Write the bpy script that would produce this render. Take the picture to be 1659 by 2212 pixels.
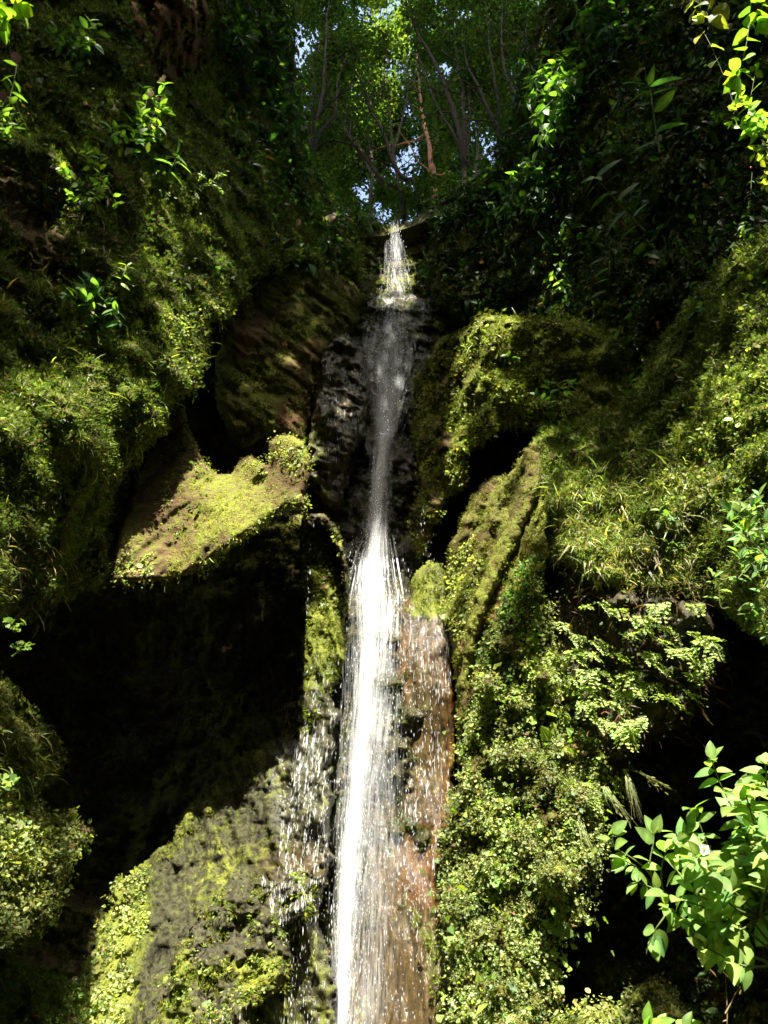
import bpy, math
import numpy as np
R = math.radians
rng = np.random.default_rng(7)
for o in list(bpy.data.objects): bpy.data.objects.remove(o)
scene = bpy.context.scene
COL = scene.collection

# ------------------------------------------------------------------ camera, sky, sun, exposure
CAM = np.array([0.0, 0.0, 1.6]); PITCH = R(28); F = 1597.0
cam = bpy.data.cameras.new('camera'); cam_o = bpy.data.objects.new('camera', cam); COL.objects.link(cam_o)
cam_o.location = CAM; cam_o.rotation_euler = (R(90) + PITCH, 0, 0)
cam.sensor_fit = 'VERTICAL'; cam.sensor_height = 34.64; cam.lens = 25.0
cam.clip_start = 0.05; cam.clip_end = 600
scene.camera = cam_o
SUN_EL, SUN_AZ = R(62), R(3)                       # azimuth measured from straight behind the camera, to the right
SV = np.array([math.sin(SUN_AZ) * math.cos(SUN_EL), -math.cos(SUN_AZ) * math.cos(SUN_EL), math.sin(SUN_EL)])
w = bpy.data.worlds.new('World'); scene.world = w; w.use_nodes = True
nt = w.node_tree; bg = nt.nodes['Background']
sky = nt.nodes.new('ShaderNodeTexSky'); sky.sky_type = 'NISHITA'; sky.sun_disc = False
sky.sun_elevation = SUN_EL; sky.sun_rotation = math.pi - SUN_AZ
sky.air_density = 1.0; sky.dust_density = 4.0
nt.links.new(sky.outputs[0], bg.inputs[0]); bg.inputs[1].default_value = 0.095
sl = bpy.data.lights.new('sun', 'SUN'); sl.energy = 5.0; sl.angle = R(0.5); sl.color = (1.0, 0.95, 0.84)
so = bpy.data.objects.new('sun', sl); COL.objects.link(so)
from mathutils import Vector
so.rotation_euler = Vector(tuple(SV)).to_track_quat('Z', 'Y').to_euler(); so.location = (2, -12, 40)
scene.view_settings.view_transform = 'Standard'; scene.view_settings.look = 'None'
scene.view_settings.gamma = 1.0; scene.view_settings.exposure = 2.45
c = scene.cycles
c.max_bounces = 6; c.diffuse_bounces = 3; c.glossy_bounces = 2; c.transmission_bounces = 4; c.transparent_max_bounces = 48
c.sample_clamp_indirect = 4.0

# ------------------------------------------------------------------ helpers
def ray(u, v):
    """direction through photo point (u, v), scaled so that y = 1"""
    u = np.asarray(u, float); v = np.asarray(v, float)
    xc = (u - 829.5) / F; yc = (1106 - v) / F
    d = np.stack([xc, math.cos(PITCH) - yc * math.sin(PITCH), math.sin(PITCH) + yc * math.cos(PITCH)], -1)
    return d / d[..., 1:2]
def px(u, v, D):
    return CAM + ray(u, v) * np.asarray(D, float)[..., None]
def topx(P):
    d = P - CAM
    f = d[..., 1] * math.cos(PITCH) + d[..., 2] * math.sin(PITCH)
    y = -d[..., 1] * math.sin(PITCH) + d[..., 2] * math.cos(PITCH)
    return 829.5 + F * d[..., 0] / f, 1106 - F * y / f
def mpp(u, v, D):
    """metres per photo pixel at that point"""
    return np.linalg.norm(ray(u, v), axis=-1) * D / F
def unit(a): return a / np.maximum(np.linalg.norm(a, axis=-1, keepdims=True), 1e-9)

_perm = np.random.default_rng(3).permutation(256); _perm = np.concatenate([_perm, _perm, _perm])
_g = unit(np.random.default_rng(4).normal(size=(256, 3)))
def noise3(p):
    i = np.floor(p).astype(int); f = p - i; i &= 255
    s = f * f * f * (f * (f * 6 - 15) + 10)
    out = 0
    for dx in (0, 1):
        wx = s[..., 0] if dx else 1 - s[..., 0]
        for dy in (0, 1):
            wy = s[..., 1] if dy else 1 - s[..., 1]
            for dz in (0, 1):
                wz = s[..., 2] if dz else 1 - s[..., 2]
                h = _perm[_perm[_perm[i[..., 0] + dx] + i[..., 1] + dy] + i[..., 2] + dz]
                out = out + wx * wy * wz * np.einsum('...k,...k->...', _g[h], f - np.array([dx, dy, dz]))
    return out * 1.6
def fbm(p, octaves=4, gain=.5):
    a, t = 1.0, 0
    for k in range(octaves):
        t = t + a * noise3(p * 2.0 ** k + 17.3 * k); a *= gain
    return t
def fbm2(u, v, s, octaves=3, seed=0.0):
    return fbm(np.stack([np.asarray(u) / s, np.asarray(v) / s, np.full(np.shape(u), seed + .37)], -1), octaves)

def sdf(poly, u, v):
    """signed distance to a polygon, positive inside"""
    P = np.asarray(poly, float); d2 = np.full(u.shape, 1e18); ins = np.zeros(u.shape, bool)
    for a, b in zip(P, np.roll(P, -1, 0)):
        e = b - a; L = max(e @ e, 1e-9)
        t = np.clip(((u - a[0]) * e[0] + (v - a[1]) * e[1]) / L, 0, 1)
        d2 = np.minimum(d2, (u - a[0] - t * e[0]) ** 2 + (v - a[1] - t * e[1]) ** 2)
        cr = (a[1] > v) != (b[1] > v)
        with np.errstate(divide='ignore', invalid='ignore'):
            ins ^= cr & (u < e[0] * (v - a[1]) / (e[1] if e[1] else 1e-9) + a[0])
    d = np.sqrt(d2); return np.where(ins, d, -d)
def tps(ctrl):
    C = np.asarray(ctrl, float); X = C[:, :2] / 500; n = len(X)
    def k(r2): return .5 * r2 * np.log(np.maximum(r2, 1e-12))
    r2 = ((X[:, None] - X[None]) ** 2).sum(-1)
    A = np.zeros((n + 3, n + 3)); A[:n, :n] = k(r2) + np.eye(n) * 1e-3; A[:n, n] = 1; A[:n, n+1:] = X; A[n, :n] = 1; A[n+1:, :n] = X.T
    s = np.linalg.solve(A, np.concatenate([C[:, 2], [0, 0, 0]]))
    def f(u, v):
        u = u / 500; v = v / 500; t = s[n] + s[n+1] * u + s[n+2] * v
        for i in range(n): t = t + s[i] * k((u - X[i, 0]) ** 2 + (v - X[i, 1]) ** 2)
        return t
    return f

def tag(o, label=None, cat=None, group=None, kind=None):
    if label: o['label'] = label
    if cat: o['category'] = cat
    if group: o['group'] = group
    if kind: o['kind'] = kind
    return o
def empty(name, loc=(0, 0, 0)):
    o = bpy.data.objects.new(name, None); COL.objects.link(o); o.empty_display_size = .2; o.location = tuple(float(x) for x in loc)
    return o
def mesh(name, V, faces, mat, parent=None, attrs=None, smooth=False):
    """faces: list of integer arrays (n,3) or (n,4)"""
    me = bpy.data.meshes.new(name); V = np.asarray(V, np.float64)
    q = parent
    while q is not None: V = V - np.array(q.location); q = q.parent   # children are built round their thing's base
    V = V.astype(np.float32)
    faces = [np.asarray(f, np.int32) for f in faces if len(f)]
    me.vertices.add(len(V)); me.vertices.foreach_set('co', V.ravel())
    loops = np.concatenate([f.ravel() for f in faces]); tot = np.concatenate([np.full(len(f), f.shape[1], np.int32) for f in faces])
    me.loops.add(len(loops)); me.loops.foreach_set('vertex_index', loops)
    me.polygons.add(len(tot)); st = np.concatenate([[0], np.cumsum(tot)[:-1]]).astype(np.int32)
    me.polygons.foreach_set('loop_start', st); me.polygons.foreach_set('loop_total', tot)
    me.polygons.foreach_set('use_smooth', np.full(len(tot), smooth))
    for k, a in (attrs or {}).items():
        a = np.asarray(a, np.float32)
        if a.ndim == 2:
            at = me.attributes.new(k, 'FLOAT_COLOR', 'POINT'); at.data.foreach_set('color', np.concatenate([a, np.ones((len(a), 1), np.float32)], 1).ravel())
        else:
            at = me.attributes.new(k, 'FLOAT', 'POINT'); at.data.foreach_set('value', a)
    me.update(calc_edges=True); me.materials.append(mat)
    o = bpy.data.objects.new(name, me); COL.objects.link(o)
    if parent is not None: o.parent = parent
    return o

class Buf:
    def __init__(s): s.V = []; s.Q = []; s.T = []; s.C = []; s.n = 0
    def add(s, V, Q=None, T=None, C=None):
        V = np.asarray(V, float).reshape(-1, 3)
        if Q is not None and len(Q): s.Q.append(np.asarray(Q) + s.n)
        if T is not None and len(T): s.T.append(np.asarray(T) + s.n)
        s.V.append(V); s.n += len(V)
        s.C.append(np.broadcast_to(np.asarray(C if C is not None else (1, 1, 1), float), (len(V), 3)))
    def build(s, name, mat, parent=None, smooth=False):
        f = ([np.concatenate(s.Q)] if s.Q else []) + ([np.concatenate(s.T)] if s.T else [])
        return mesh(name, np.concatenate(s.V), f, mat, parent, {'tint': np.concatenate(s.C)}, smooth)

# leaf templates: x across, y along, z out of the blade
def tmpl_leaf(n=4, w=.5, fold=.12, curl=-.25, tip=1.0):
    """pointed oval blade folded along its midrib: (verts, quads, tris)"""
    V = [(0, 0, 0)]
    for i in range(1, n):
        t = i / n; hw = .5 * w * (math.sin(math.pi * t ** .8) ** .8) * (1.05 - .2 * t); z = curl * t * t
        V += [(-hw, t, z + fold * hw * 2), (0, t, z), (hw, t, z + fold * hw * 2)]
    V.append((0, tip, curl)); Q = []; T = [(0, 2, 1), (0, 3, 2)]
    for i in range(n - 2):
        a = 1 + 3 * i; Q += [(a, a+1, a+4, a+3), (a+1, a+2, a+5, a+4)]
    a = 1 + 3 * (n - 2); e = len(V) - 1; T += [(a, a+1, e), (a+1, a+2, e)]
    f = np.full(len(V), .92); f[2:-1:3] = 1.35; f[0] = 1.3
    return np.array(V), np.array(Q), np.array(T), f
LEAF = tmpl_leaf(5, .52); LEAFN = tmpl_leaf(4, .3, .1, -.3); LEAFS = tmpl_leaf(3, .55, .15, -.1)
ROUND = (np.array([(0, 0, 0), (-.42, .3, .06), (-.38, .75, .02), (0, 1, -.06), (.4, .72, .03), (.42, .28, .05), (0, .5, -.05)]),
         np.array([(0, 6, 2, 1), (6, 3, 2, 2), (0, 5, 4, 6)][:0]).reshape(0, 4), np.array([(0, 6, 1), (1, 6, 2), (2, 6, 3), (3, 6, 4), (4, 6, 5), (5, 6, 0)]))
FAN = (np.array([(0, 0, 0), (-.5, .75, .05), (-.2, 1, -.03), (.1, .92, .05), (.35, .98, -.02), (.52, .7, .04)]), np.zeros((0, 4), int),
       np.array([(0, 2, 1), (0, 3, 2), (0, 4, 3), (0, 5, 4)]))
BLADE = (np.array([(-.05, 0, 0), (.05, 0, 0), (-.045, .4, .02), (.045, .4, .02), (-.03, .75, -.06), (.03, .75, -.06), (0, 1, -.2)]),
         np.array([(0, 1, 3, 2), (2, 3, 5, 4)]), np.array([(4, 5, 6)]))
TUFT = (np.array([(-.16, 0, 0), (.16, 0, 0), (0, 1, .1), (-.3, .1, .05), (-.05, .0, .1), (-.45, .8, .2), (.3, .1, -.05), (.05, 0, .1), (.5, .75, .15)]),
        np.zeros((0, 4), int), np.array([(0, 1, 2), (3, 4, 5), (6, 7, 8)]))
def frames(along, normal):
    y = unit(along); z = unit(normal - (normal * y).sum(-1, keepdims=True) * y); x = np.cross(y, z)
    return np.stack([x, y, z], -1)
def instance(buf, tm, P, along, normal, size, tint, wide=None):
    V, Q, T = tm[:3]; n = len(P); k = len(V)
    if n == 0: return
    Fm = frames(along, normal); L = V[None] * np.ones((n, 1, 1))
    if wide is not None: L = L * np.stack([np.broadcast_to(wide, (n,)), np.ones(n), np.ones(n)], -1)[:, None]
    W = np.einsum('nij,nkj->nki', Fm, L) * np.asarray(size).reshape(-1, 1, 1) + P[:, None]
    off = (np.arange(n) * k)[:, None, None]
    tv = np.repeat(np.asarray(tint) * np.ones((n, 1)), k, 0); tv = tv * (1 + .12 * rng.normal(size=(len(tv), 1))).clip(.6, 1.4)
    if len(tm) > 3: tv = tv * np.tile(tm[3], n)[:, None]
    buf.add(W.reshape(-1, 3), (Q[None] + off).reshape(-1, 4) if len(Q) else None, (T[None] + off).reshape(-1, 3) if len(T) else None,
            tv)
def tints(n, base, dv=.25, dh=.12, r=rng):
    b = np.array(base) * (1 + dv * r.normal(size=(n, 1))).clip(.35, 1.9)
    h = dh * r.normal(size=(n, 1)); b = b * np.concatenate([1 + h, 1 + .1 * h, 1 - h], 1)
    return b.clip(.003, .8)
def tube(buf, P, rad, col=(1, 1, 1), sides=6):
    P = np.asarray(P, float); rad = np.broadcast_to(np.asarray(rad, float), (len(P),))
    t = unit(np.gradient(P, axis=0)); ref = np.array([0.31, -0.9, 0.2]); x = unit(np.cross(t, ref)); y = np.cross(t, x)
    a = np.arange(sides) * 2 * math.pi / sides
    ring = P[:, None] + rad[:, None, None] * (np.cos(a)[None, :, None] * x[:, None] + np.sin(a)[None, :, None] * y[:, None])
    Q = [(i * sides + j, i * sides + (j + 1) % sides, (i + 1) * sides + (j + 1) % sides, (i + 1) * sides + j) for i in range(len(P) - 1) for j in range(sides)]
    buf.add(ring.reshape(-1, 3), Q, None, col)
def smooth_path(pts, n=24):
    """Catmull-Rom through points"""
    P = np.asarray(pts, float)
    if len(P) == 2: return P[0] + (P[1] - P[0]) * np.linspace(0, 1, n)[:, None]
    E = np.concatenate([[2 * P[0] - P[1]], P, [2 * P[-1] - P[-2]]]); t = np.linspace(0, len(P) - 1 - 1e-6, n); i = t.astype(int); f = (t - i)[:, None]
    a, b, c_, d = E[i], E[i+1], E[i+2], E[i+3]
    return .5 * (2 * b + (c_ - a) * f + (2 * a - 5 * b + 4 * c_ - d) * f ** 2 + (3 * b - a - 3 * c_ + d) * f ** 3)

# ------------------------------------------------------------------ materials
class M:
    def __init__(s, name):
        s.m = bpy.data.materials.new(name); s.m.use_nodes = True; s.t = s.m.node_tree; s.t.nodes.clear()
        s.out = s.t.nodes.new('ShaderNodeOutputMaterial')
    def n(s, typ, props=None, **inp):
        nd = s.t.nodes.new(typ)
        for k, v in (props or {}).items(): setattr(nd, k, v)
        for k, v in inp.items():
            sk = nd.inputs[int(k[1:])] if k[0] == 'i' and k[1:].isdigit() else nd.inputs[k.replace('_', ' ')]
            if hasattr(v, 'outputs'): v = v.outputs[0]
            if hasattr(v, 'is_linked'): s.t.links.new(v, sk)
            else: sk.default_value = v
        return nd
    def attr(s, name): return s.n('ShaderNodeAttribute', {'attribute_name': name})
    def mix(s, f, a, b): return s.n('ShaderNodeMix', {'data_type': 'RGBA'}, i0=f, i6=a, i7=b).outputs[2]
    def math(s, op, a, b=0.0, clamp=False): return s.n('ShaderNodeMath', {'operation': op, 'use_clamp': clamp}, i0=a, i1=b).outputs[0]
    def ramp(s, f, a, b): return s.n('ShaderNodeMapRange', None, i0=f, i1=a, i2=b).outputs[0]
    def surf(s, sh): s.t.links.new(sh.outputs[0] if hasattr(sh, 'outputs') else sh, s.out.inputs[0]); return s.m
def rgb(*a): return (*a, 1.0)

def leaf_material(name, trans=.3, rough=.45, spec=.35):
    m = M(name); a = m.attr('tint'); co = m.n('ShaderNodeTexCoord')
    nz = m.n('ShaderNodeTexNoise', None, Vector=co.outputs['Object'], Scale=9.0, Detail=3.0)
    col = m.mix(m.ramp(nz.outputs[0], .3, .7), a.outputs[0], m.n('ShaderNodeHueSaturation', None, Value=.7, Color=a.outputs[0]).outputs[0])
    p = m.n('ShaderNodeBsdfPrincipled', None, Base_Color=col, Roughness=rough, Specular_IOR_Level=spec)
    tc = m.n('ShaderNodeMix', {'data_type': 'RGBA', 'blend_type': 'MULTIPLY'}, i0=1.0, i6=a.outputs[0], i7=rgb(1.9, 2.1, .7)).outputs[2]
    t = m.n('ShaderNodeBsdfTranslucent', None, Color=tc)
    return m.surf(m.n('ShaderNodeMixShader', None, i0=trans, i1=p, i2=t))
LEAF_M = leaf_material('leaf_green', .36, .5, .2)
MOSS_M = leaf_material('moss_cushion', .16, .7, .1)
GRASS_M = leaf_material('grass_blade', .3, .5, .3)
def bark_material(name, c1, c2):
    m = M(name); co = m.n('ShaderNodeTexCoord')
    mp = m.n('ShaderNodeMapping', None, Vector=co.outputs['Object'], Scale=(6, 6, 1.5))
    nz = m.n('ShaderNodeTexNoise', None, Vector=mp, Scale=3.0, Detail=5.0)
    b = m.n('ShaderNodeBump', None, Strength=.6, Distance=.03, Height=nz.outputs[0])
    return m.surf(m.n('ShaderNodeBsdfPrincipled', None, Base_Color=m.mix(m.ramp(nz.outputs[0], .35, .65), c1, c2), Roughness=.9, Specular_IOR_Level=.05, Normal=b))
CROWN_M = leaf_material('crown_leaf', .36, .85, .03)
BARK = bark_material('dark_bark', rgb(.012, .010, .007), rgb(.03, .024, .016))
PINE_BARK = bark_material('pine_bark', rgb(.10, .045, .028), rgb(.20, .10, .06))
STEM_M = leaf_material('stem', .05, .6, .2)

def rock_material():
    m = M('gorge_rock'); co = m.n('ShaderNodeTexCoord'); ob = co.outputs['Object']
    moss, wet, rust = m.attr('moss').outputs['Fac'], m.attr('wet').outputs['Fac'], m.attr('rust').outputs['Fac']
    n1 = m.n('ShaderNodeTexNoise', None, Vector=ob, Scale=1.3, Detail=8.0, Roughness=.65).outputs[0]
    n2 = m.n('ShaderNodeTexNoise', None, Vector=ob, Scale=11.0, Detail=6.0, Roughness=.7).outputs[0]
    n3 = m.n('ShaderNodeTexNoise', None, Vector=ob, Scale=45.0, Detail=4.0, Roughness=.7).outputs[0]
    streak_v = m.n('ShaderNodeMapping', None, Vector=ob, Scale=(9, 9, .9))
    st = m.n('ShaderNodeTexNoise', None, Vector=streak_v, Scale=2.2, Detail=6.0, Roughness=.65).outputs[0]
    dry = m.mix(m.ramp(n1, .35, .68), rgb(.07, .045, .022), rgb(.22, .155, .075))
    dry = m.mix(m.ramp(n2, .35, .75), m.n('ShaderNodeHueSaturation', None, Value=.55, Color=dry).outputs[0], dry)
    wetc = m.mix(m.ramp(st, .35, .65), rgb(.012, .011, .006), rgb(.060, .060, .030))
    wetc = m.mix(m.math('MULTIPLY', rust, m.ramp(st, .3, .55)), wetc, m.mix(m.ramp(n2, .3, .7), rgb(.035, .014, .005), rgb(.13, .062, .013)))
    dry = m.mix(m.math('MULTIPLY', rust, .7), dry, rgb(.20, .09, .03))
    base = m.mix(m.ramp(wet, .05, .4), dry, wetc); film = wet; wet = m.ramp(wet, .5, .95)
    mm = m.ramp(m.math('ADD', moss, m.math('MULTIPLY', m.math('SUBTRACT', m.math('ADD', n2, m.math('MULTIPLY', n1, .8)), .9), 1.5)), .35, .65)
    mc = m.mix(m.ramp(n1, .35, .65), rgb(.06, .075, .012), rgb(.205, .225, .034))
    mc = m.mix(m.ramp(n3, .35, .65), m.n('ShaderNodeHueSaturation', None, Value=.5, Color=mc).outputs[0], mc)
    col = m.mix(mm, base, mc)
    h = m.math('ADD', m.math('MULTIPLY', n2, .6), m.math('MULTIPLY', n3, .28))
    rd = m.n('ShaderNodeTexNoise', {'noise_type': 'RIDGED_MULTIFRACTAL'}, Vector=ob, Scale=4.5, Detail=9.0, Roughness=.6).outputs[0]
    h = m.math('ADD', h, m.math('MULTIPLY', rd, -.35))
    vo = m.n('ShaderNodeTexVoronoi', None, Vector=ob, Scale=14.0).outputs[0]
    h = m.math('ADD', h, m.math('MULTIPLY', m.math('MINIMUM', vo, .35), .9))
    fine_v = m.n('ShaderNodeMapping', None, Vector=ob, Scale=(60, 60, 9))
    fs = m.n('ShaderNodeTexNoise', None, Vector=fine_v, Scale=1.0, Detail=3.0, Roughness=.6).outputs[0]
    h = m.math('ADD', m.math('MULTIPLY', h, m.math('SUBTRACT', 1.0, m.math('MULTIPLY', wet, .9))), m.math('MULTIPLY', m.math('ADD', m.math('MULTIPLY', st, .8), m.math('MULTIPLY', fs, .42)), wet))
    b = m.n('ShaderNodeBump', None, Strength=.9, Distance=m.math('SUBTRACT', .07, m.math('MULTIPLY', wet, .035)), Height=h)
    dryness = m.math('SUBTRACT', 1.0, m.math('MULTIPLY', wet, m.math('SUBTRACT', 1.0, mm)))
    rough = m.math('ADD', .055, m.math('MULTIPLY', dryness, .8))
    sp = m.math('ADD', .10, m.math('MULTIPLY', m.math('SUBTRACT', 1.0, dryness), .45))
    return m.surf(m.n('ShaderNodeBsdfPrincipled', None, Base_Color=col, Roughness=rough, Specular_IOR_Level=sp, Normal=b))
ROCK = rock_material()
def water_material(name, alpha):
    m = M(name)
    d = m.n('ShaderNodeBsdfDiffuse', None, Color=rgb(.88, .89, .9)); t = m.n('ShaderNodeBsdfTranslucent', None, Color=rgb(.88, .89, .9))
    g = m.n('ShaderNodeBsdfGlossy', None, Color=rgb(.9, .9, .9), Roughness=.25)
    a = m.n('ShaderNodeMixShader', None, i0=.45, i1=d, i2=t); b = m.n('ShaderNodeMixShader', None, i0=.12, i1=a, i2=g)
    return m.surf(m.n('ShaderNodeMixShader', None, i0=alpha, i1=m.n('ShaderNodeBsdfTransparent'), i2=b))
WATER = water_material('falling_water', .064); WATER_THIN = water_material('thin_water', .042); WATER_VEIL = water_material('veil_water', .045); DROP = water_material('water_drop', .9); GLINT_RIVULET = water_material('glint_rivulet_water', .5)
def plain(name, col, rough=.6):
    m = M(name); co = m.n('ShaderNodeTexCoord'); nz = m.n('ShaderNodeTexNoise', None, Vector=co.outputs['Object'], Scale=30.0, Detail=4.0)
    return m.surf(m.n('ShaderNodeBsdfPrincipled', None, Base_Color=m.mix(nz.outputs[0], col, rgb(*[x * .75 for x in col[:3]])), Roughness=rough))
PETAL_W = plain('white_petal', rgb(.8, .78, .72)); PETAL_P = plain('purple_petal', rgb(.45, .2, .5)); PETAL_C = plain('cream_petal', rgb(.6, .5, .38)); STAMEN = plain('yellow_stamen', rgb(.5, .38, .08)); BERRY = plain('red_berry', rgb(.35, .02, .02), .3)

# ------------------------------------------------------------------ rock masses
MASS = {}; PTS = []
class Mass: pass
def rock(key, name, outline, ctrl, step=4, edge_w=36, edge_r=.5, jit=9, rough=1.0, ridge=None, attrs=(), base_moss=.5, wet=0.0, rust=0.0, skirt=1.2, crisp=.10, cf=1.6):
    """one rock mass: its outline gives the silhouette, ctrl (u, v, distance) its shape in depth; rough in metres x noise, ridge = (angle, amp, freq)"""
    O = np.asarray(outline, float); u0, v0 = O.min(0) - 12; u1, v1 = O.max(0) + 12
    gu = np.arange(u0, u1 + step, step); gv = np.arange(v0, v1 + step, step); U, Vv = np.meshgrid(gu, gv)
    ju = U + jit * fbm2(U, Vv, 45, 4, 1 + len(MASS)); jv = Vv + jit * fbm2(U, Vv, 45, 4, 31 + len(MASS))
    s = sdf(O, ju, jv); D = tps(ctrl)(U, Vv)
    t = 1 - np.clip(s / edge_w, 0, 1); D = D + edge_r * (1 - np.sqrt(np.maximum(1 - t * t, 0)))
    P = CAM + ray(U, Vv) * D[..., None]
    D = D - rough * (.16 * fbm(P * .9, 2) + .10 * fbm(P * 2.6 + 9, 3) + .035 * fbm(P * 9, 2))
    D = D - crisp * (np.abs(fbm(P * cf + 4, 4, .55)) * 2.2 - .5) - crisp * .35 * (np.abs(fbm(P * cf * 3.3 + 8, 3)) * 2.2 - .5)
    if ridge:
        a, amp, fr = ridge; ca, sa = math.cos(a), math.sin(a)
        q = np.stack([(P[..., 0] * ca + P[..., 2] * sa) * fr, (-P[..., 0] * sa + P[..., 2] * ca) * fr * .16, P[..., 1] * fr * .3], -1)
        D = D - amp * (1 - np.abs(fbm(q, 3)) * 1.8)
    P = CAM + ray(U, Vv) * D[..., None]
    ok = s > 0; nr, nc = U.shape; idx = np.full(U.shape, -1); idx[ok] = np.arange(ok.sum())
    a, b, c_, d = idx[:-1, :-1], idx[:-1, 1:], idx[1:, 1:], idx[1:, :-1]
    g = (a >= 0) & (b >= 0) & (c_ >= 0) & (d >= 0); Q = np.stack([a[g], d[g], c_[g], b[g]], 1)
    VV = P[ok]
    # rear skirt: open edges run back so that the mass has thickness from the side
    E = np.concatenate([Q[:, [0, 1]], Q[:, [1, 2]], Q[:, [2, 3]], Q[:, [3, 0]]]); N = len(VV)
    kk = np.sort(E, 1); kk = kk[:, 0] * N + kk[:, 1]; _, inv, cnt = np.unique(kk, return_inverse=True, return_counts=True)
    B = E[cnt[inv] == 1]; bv = np.unique(B); mp = np.full(N, -1); mp[bv] = N + np.arange(len(bv))
    dd = VV[bv] - CAM; back = CAM + dd * (1 + skirt / np.maximum(dd[:, 1:2], .5))
    SQ = np.stack([B[:, 1], B[:, 0], mp[B[:, 0]], mp[B[:, 1]]], 1)
    nrm = unit(np.cross(np.gradient(P, axis=1), -np.gradient(P, axis=0))); nrm = np.where((nrm * ray(U, Vv)).sum(-1, keepdims=True) > 0, -nrm, nrm)
    mo = np.full(U.shape, base_moss); we = np.full(U.shape, wet); ru = np.full(U.shape, rust)
    for which, poly, val, soft in attrs:
        f = np.clip(sdf(poly, ju, jv) / soft + .5, 0, 1); arr = {'moss': mo, 'wet': we, 'rust': ru}[which]; arr += (val - arr) * f
    A = {k: np.concatenate([x[ok], x[ok][bv]]) for k, x in (('moss', mo), ('wet', we), ('rust', ru))}
    m = Mass(); m.u0, m.v0, m.step, m.P, m.N, m.D, m.s, m.ok, m.U, m.V, m.outline = u0, v0, step, P, nrm, D, s, ok, U, Vv, O
    m.o = mesh(name, np.concatenate([VV, back]), [Q, SQ], ROCK, None, A, True)
    MASS[key] = m; PTS.append((U[ok], Vv[ok], P[ok]))
    return m
def at(m, u, v):
    """surface point and normal of a mass under photo point (u, v)"""
    i = np.clip(np.round((np.asarray(v) - m.v0) / m.step).astype(int), 0, m.P.shape[0] - 1); j = np.clip(np.round((np.asarray(u) - m.u0) / m.step).astype(int), 0, m.P.shape[1] - 1)
    return m.P[i, j], m.N[i, j], m.ok[i, j], m.D[i, j], m.s[i, j]

terrain = rock('terrain', 'terrain',
    [(-900, 380), (600, 400), (700, 440), (745, 452), (800, 462), (835, 482), (870, 484), (905, 468), (960, 430), (1010, 380), (1080, 350), (2560, 300), (2560, 2460), (-900, 2460)],
    [(850, 490, 13.2), (850, 650, 12.2), (760, 480, 12.8), (950, 440, 12.8), (840, 720, 11.7), (840, 820, 11.2), (830, 930, 10.9), (815, 1100, 10.6), (810, 1270, 10.3), (800, 1330, 9.7), (790, 1500, 9.4), (770, 1800, 9.1), (740, 2212, 8.8),
     (620, 600, 11.2), (560, 800, 10.8), (620, 900, 10.8), (720, 900, 10.9), (720, 1050, 10.8), (450, 950, 10.0), (550, 1180, 10.2), (400, 1350, 10.6), (300, 1500, 10.8), (560, 1380, 10.4), (250, 1750, 9.9), (480, 1550, 10.2), (150, 1600, 10.0), (640, 1330, 10.0), (100, 2000, 8.8),
     (980, 1050, 11.2), (1080, 970, 11.4), (925, 1210, 10.6), (1150, 800, 11.5), (1300, 800, 11), (1100, 600, 12), (1000, 520, 12.8), (1250, 1350, 9.0), (1450, 1500, 9.2), (1500, 1750, 9.0), (1350, 2000, 8.8), (1560, 2100, 8.2), (1800, 1500, 7.5), (1800, 800, 8), (-200, 900, 8), (-200, 2000, 7.5), (-900, 900, 6), (-900, 2400, 5), (2560, 900, 6), (2560, 2400, 5.5), (-900, 400, 6), (2560, 400, 6), (300, 500, 10), (1800, 2400, 7), (-200, 2400, 6.5), (760, 2440, 8.6)],
    step=5, edge_w=30, edge_r=.6, base_moss=.45, wet=.3, rust=.1, rough=1.2,
    attrs=[('wet', [(740, 640), (930, 640), (930, 1320), (1000, 2450), (680, 2450), (740, 1280)], 1.0, 30), ('moss', [(740, 640), (930, 640), (930, 1320), (1000, 2450), (680, 2450), (740, 1280)], .05, 30)])
terrain.o['kind'] = 'structure'

left = rock('left', 'cliff',
    [(-900, -260), (640, -260), (625, 0), (640, 120), (650, 230), (665, 330), (700, 400), (740, 455), (775, 500), (790, 560), (785, 605), (700, 575), (640, 565), (590, 590), (540, 600), (515, 650), (490, 685), (450, 705), (445, 760), (425, 830), (400, 852), (372, 865), (350, 930), (292, 1000), (242, 1055), (236, 1150), (240, 1250), (150, 1290), (60, 1340), (-260, 1400), (-900, 1480)],
    [(0, 0, 6.0), (0, 600, 5.8), (0, 1100, 5.9), (0, 1390, 6.2), (200, 700, 6.5), (200, 1000, 6.6), (350, 750, 7.0), (345, 900, 7.1), (250, 1040, 7.0), (220, 1230, 7.5), (100, 1330, 6.9), (450, 640, 7.7), (500, 560, 8.4), (300, 300, 6.8), (400, 60, 7.2), (430, 140, 8.4), (550, 300, 9.6), (610, 100, 10), (720, 480, 11.6), (780, 560, 11.8), (640, 520, 10.2), (-250, 600, 4.8), (-250, 1400, 5.0), (-250, -250, 4.9), (-900, -250, 3.2), (-900, 600, 3.1), (-900, 1450, 3.2), (600, -250, 9.5), (420, 780, 7.5)],
    edge_w=40, edge_r=.55, base_moss=.5, rough=1.2, ridge=(R(35), .03, 1.6), crisp=.17, cf=1.0,
    attrs=[('moss', [(280, -60), (450, -60), (440, 150), (330, 190), (290, 80)], .05, 40), ('rust', [(280, -60), (450, -60), (440, 150), (330, 190), (290, 80)], .8, 40), ('moss', [(0, 330), (60, 360), (150, 540), (130, 640), (60, 520), (-40, 420)], .1, 30), ('moss', [(370, 750), (440, 740), (430, 850), (380, 850)], .3, 20)])
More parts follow.
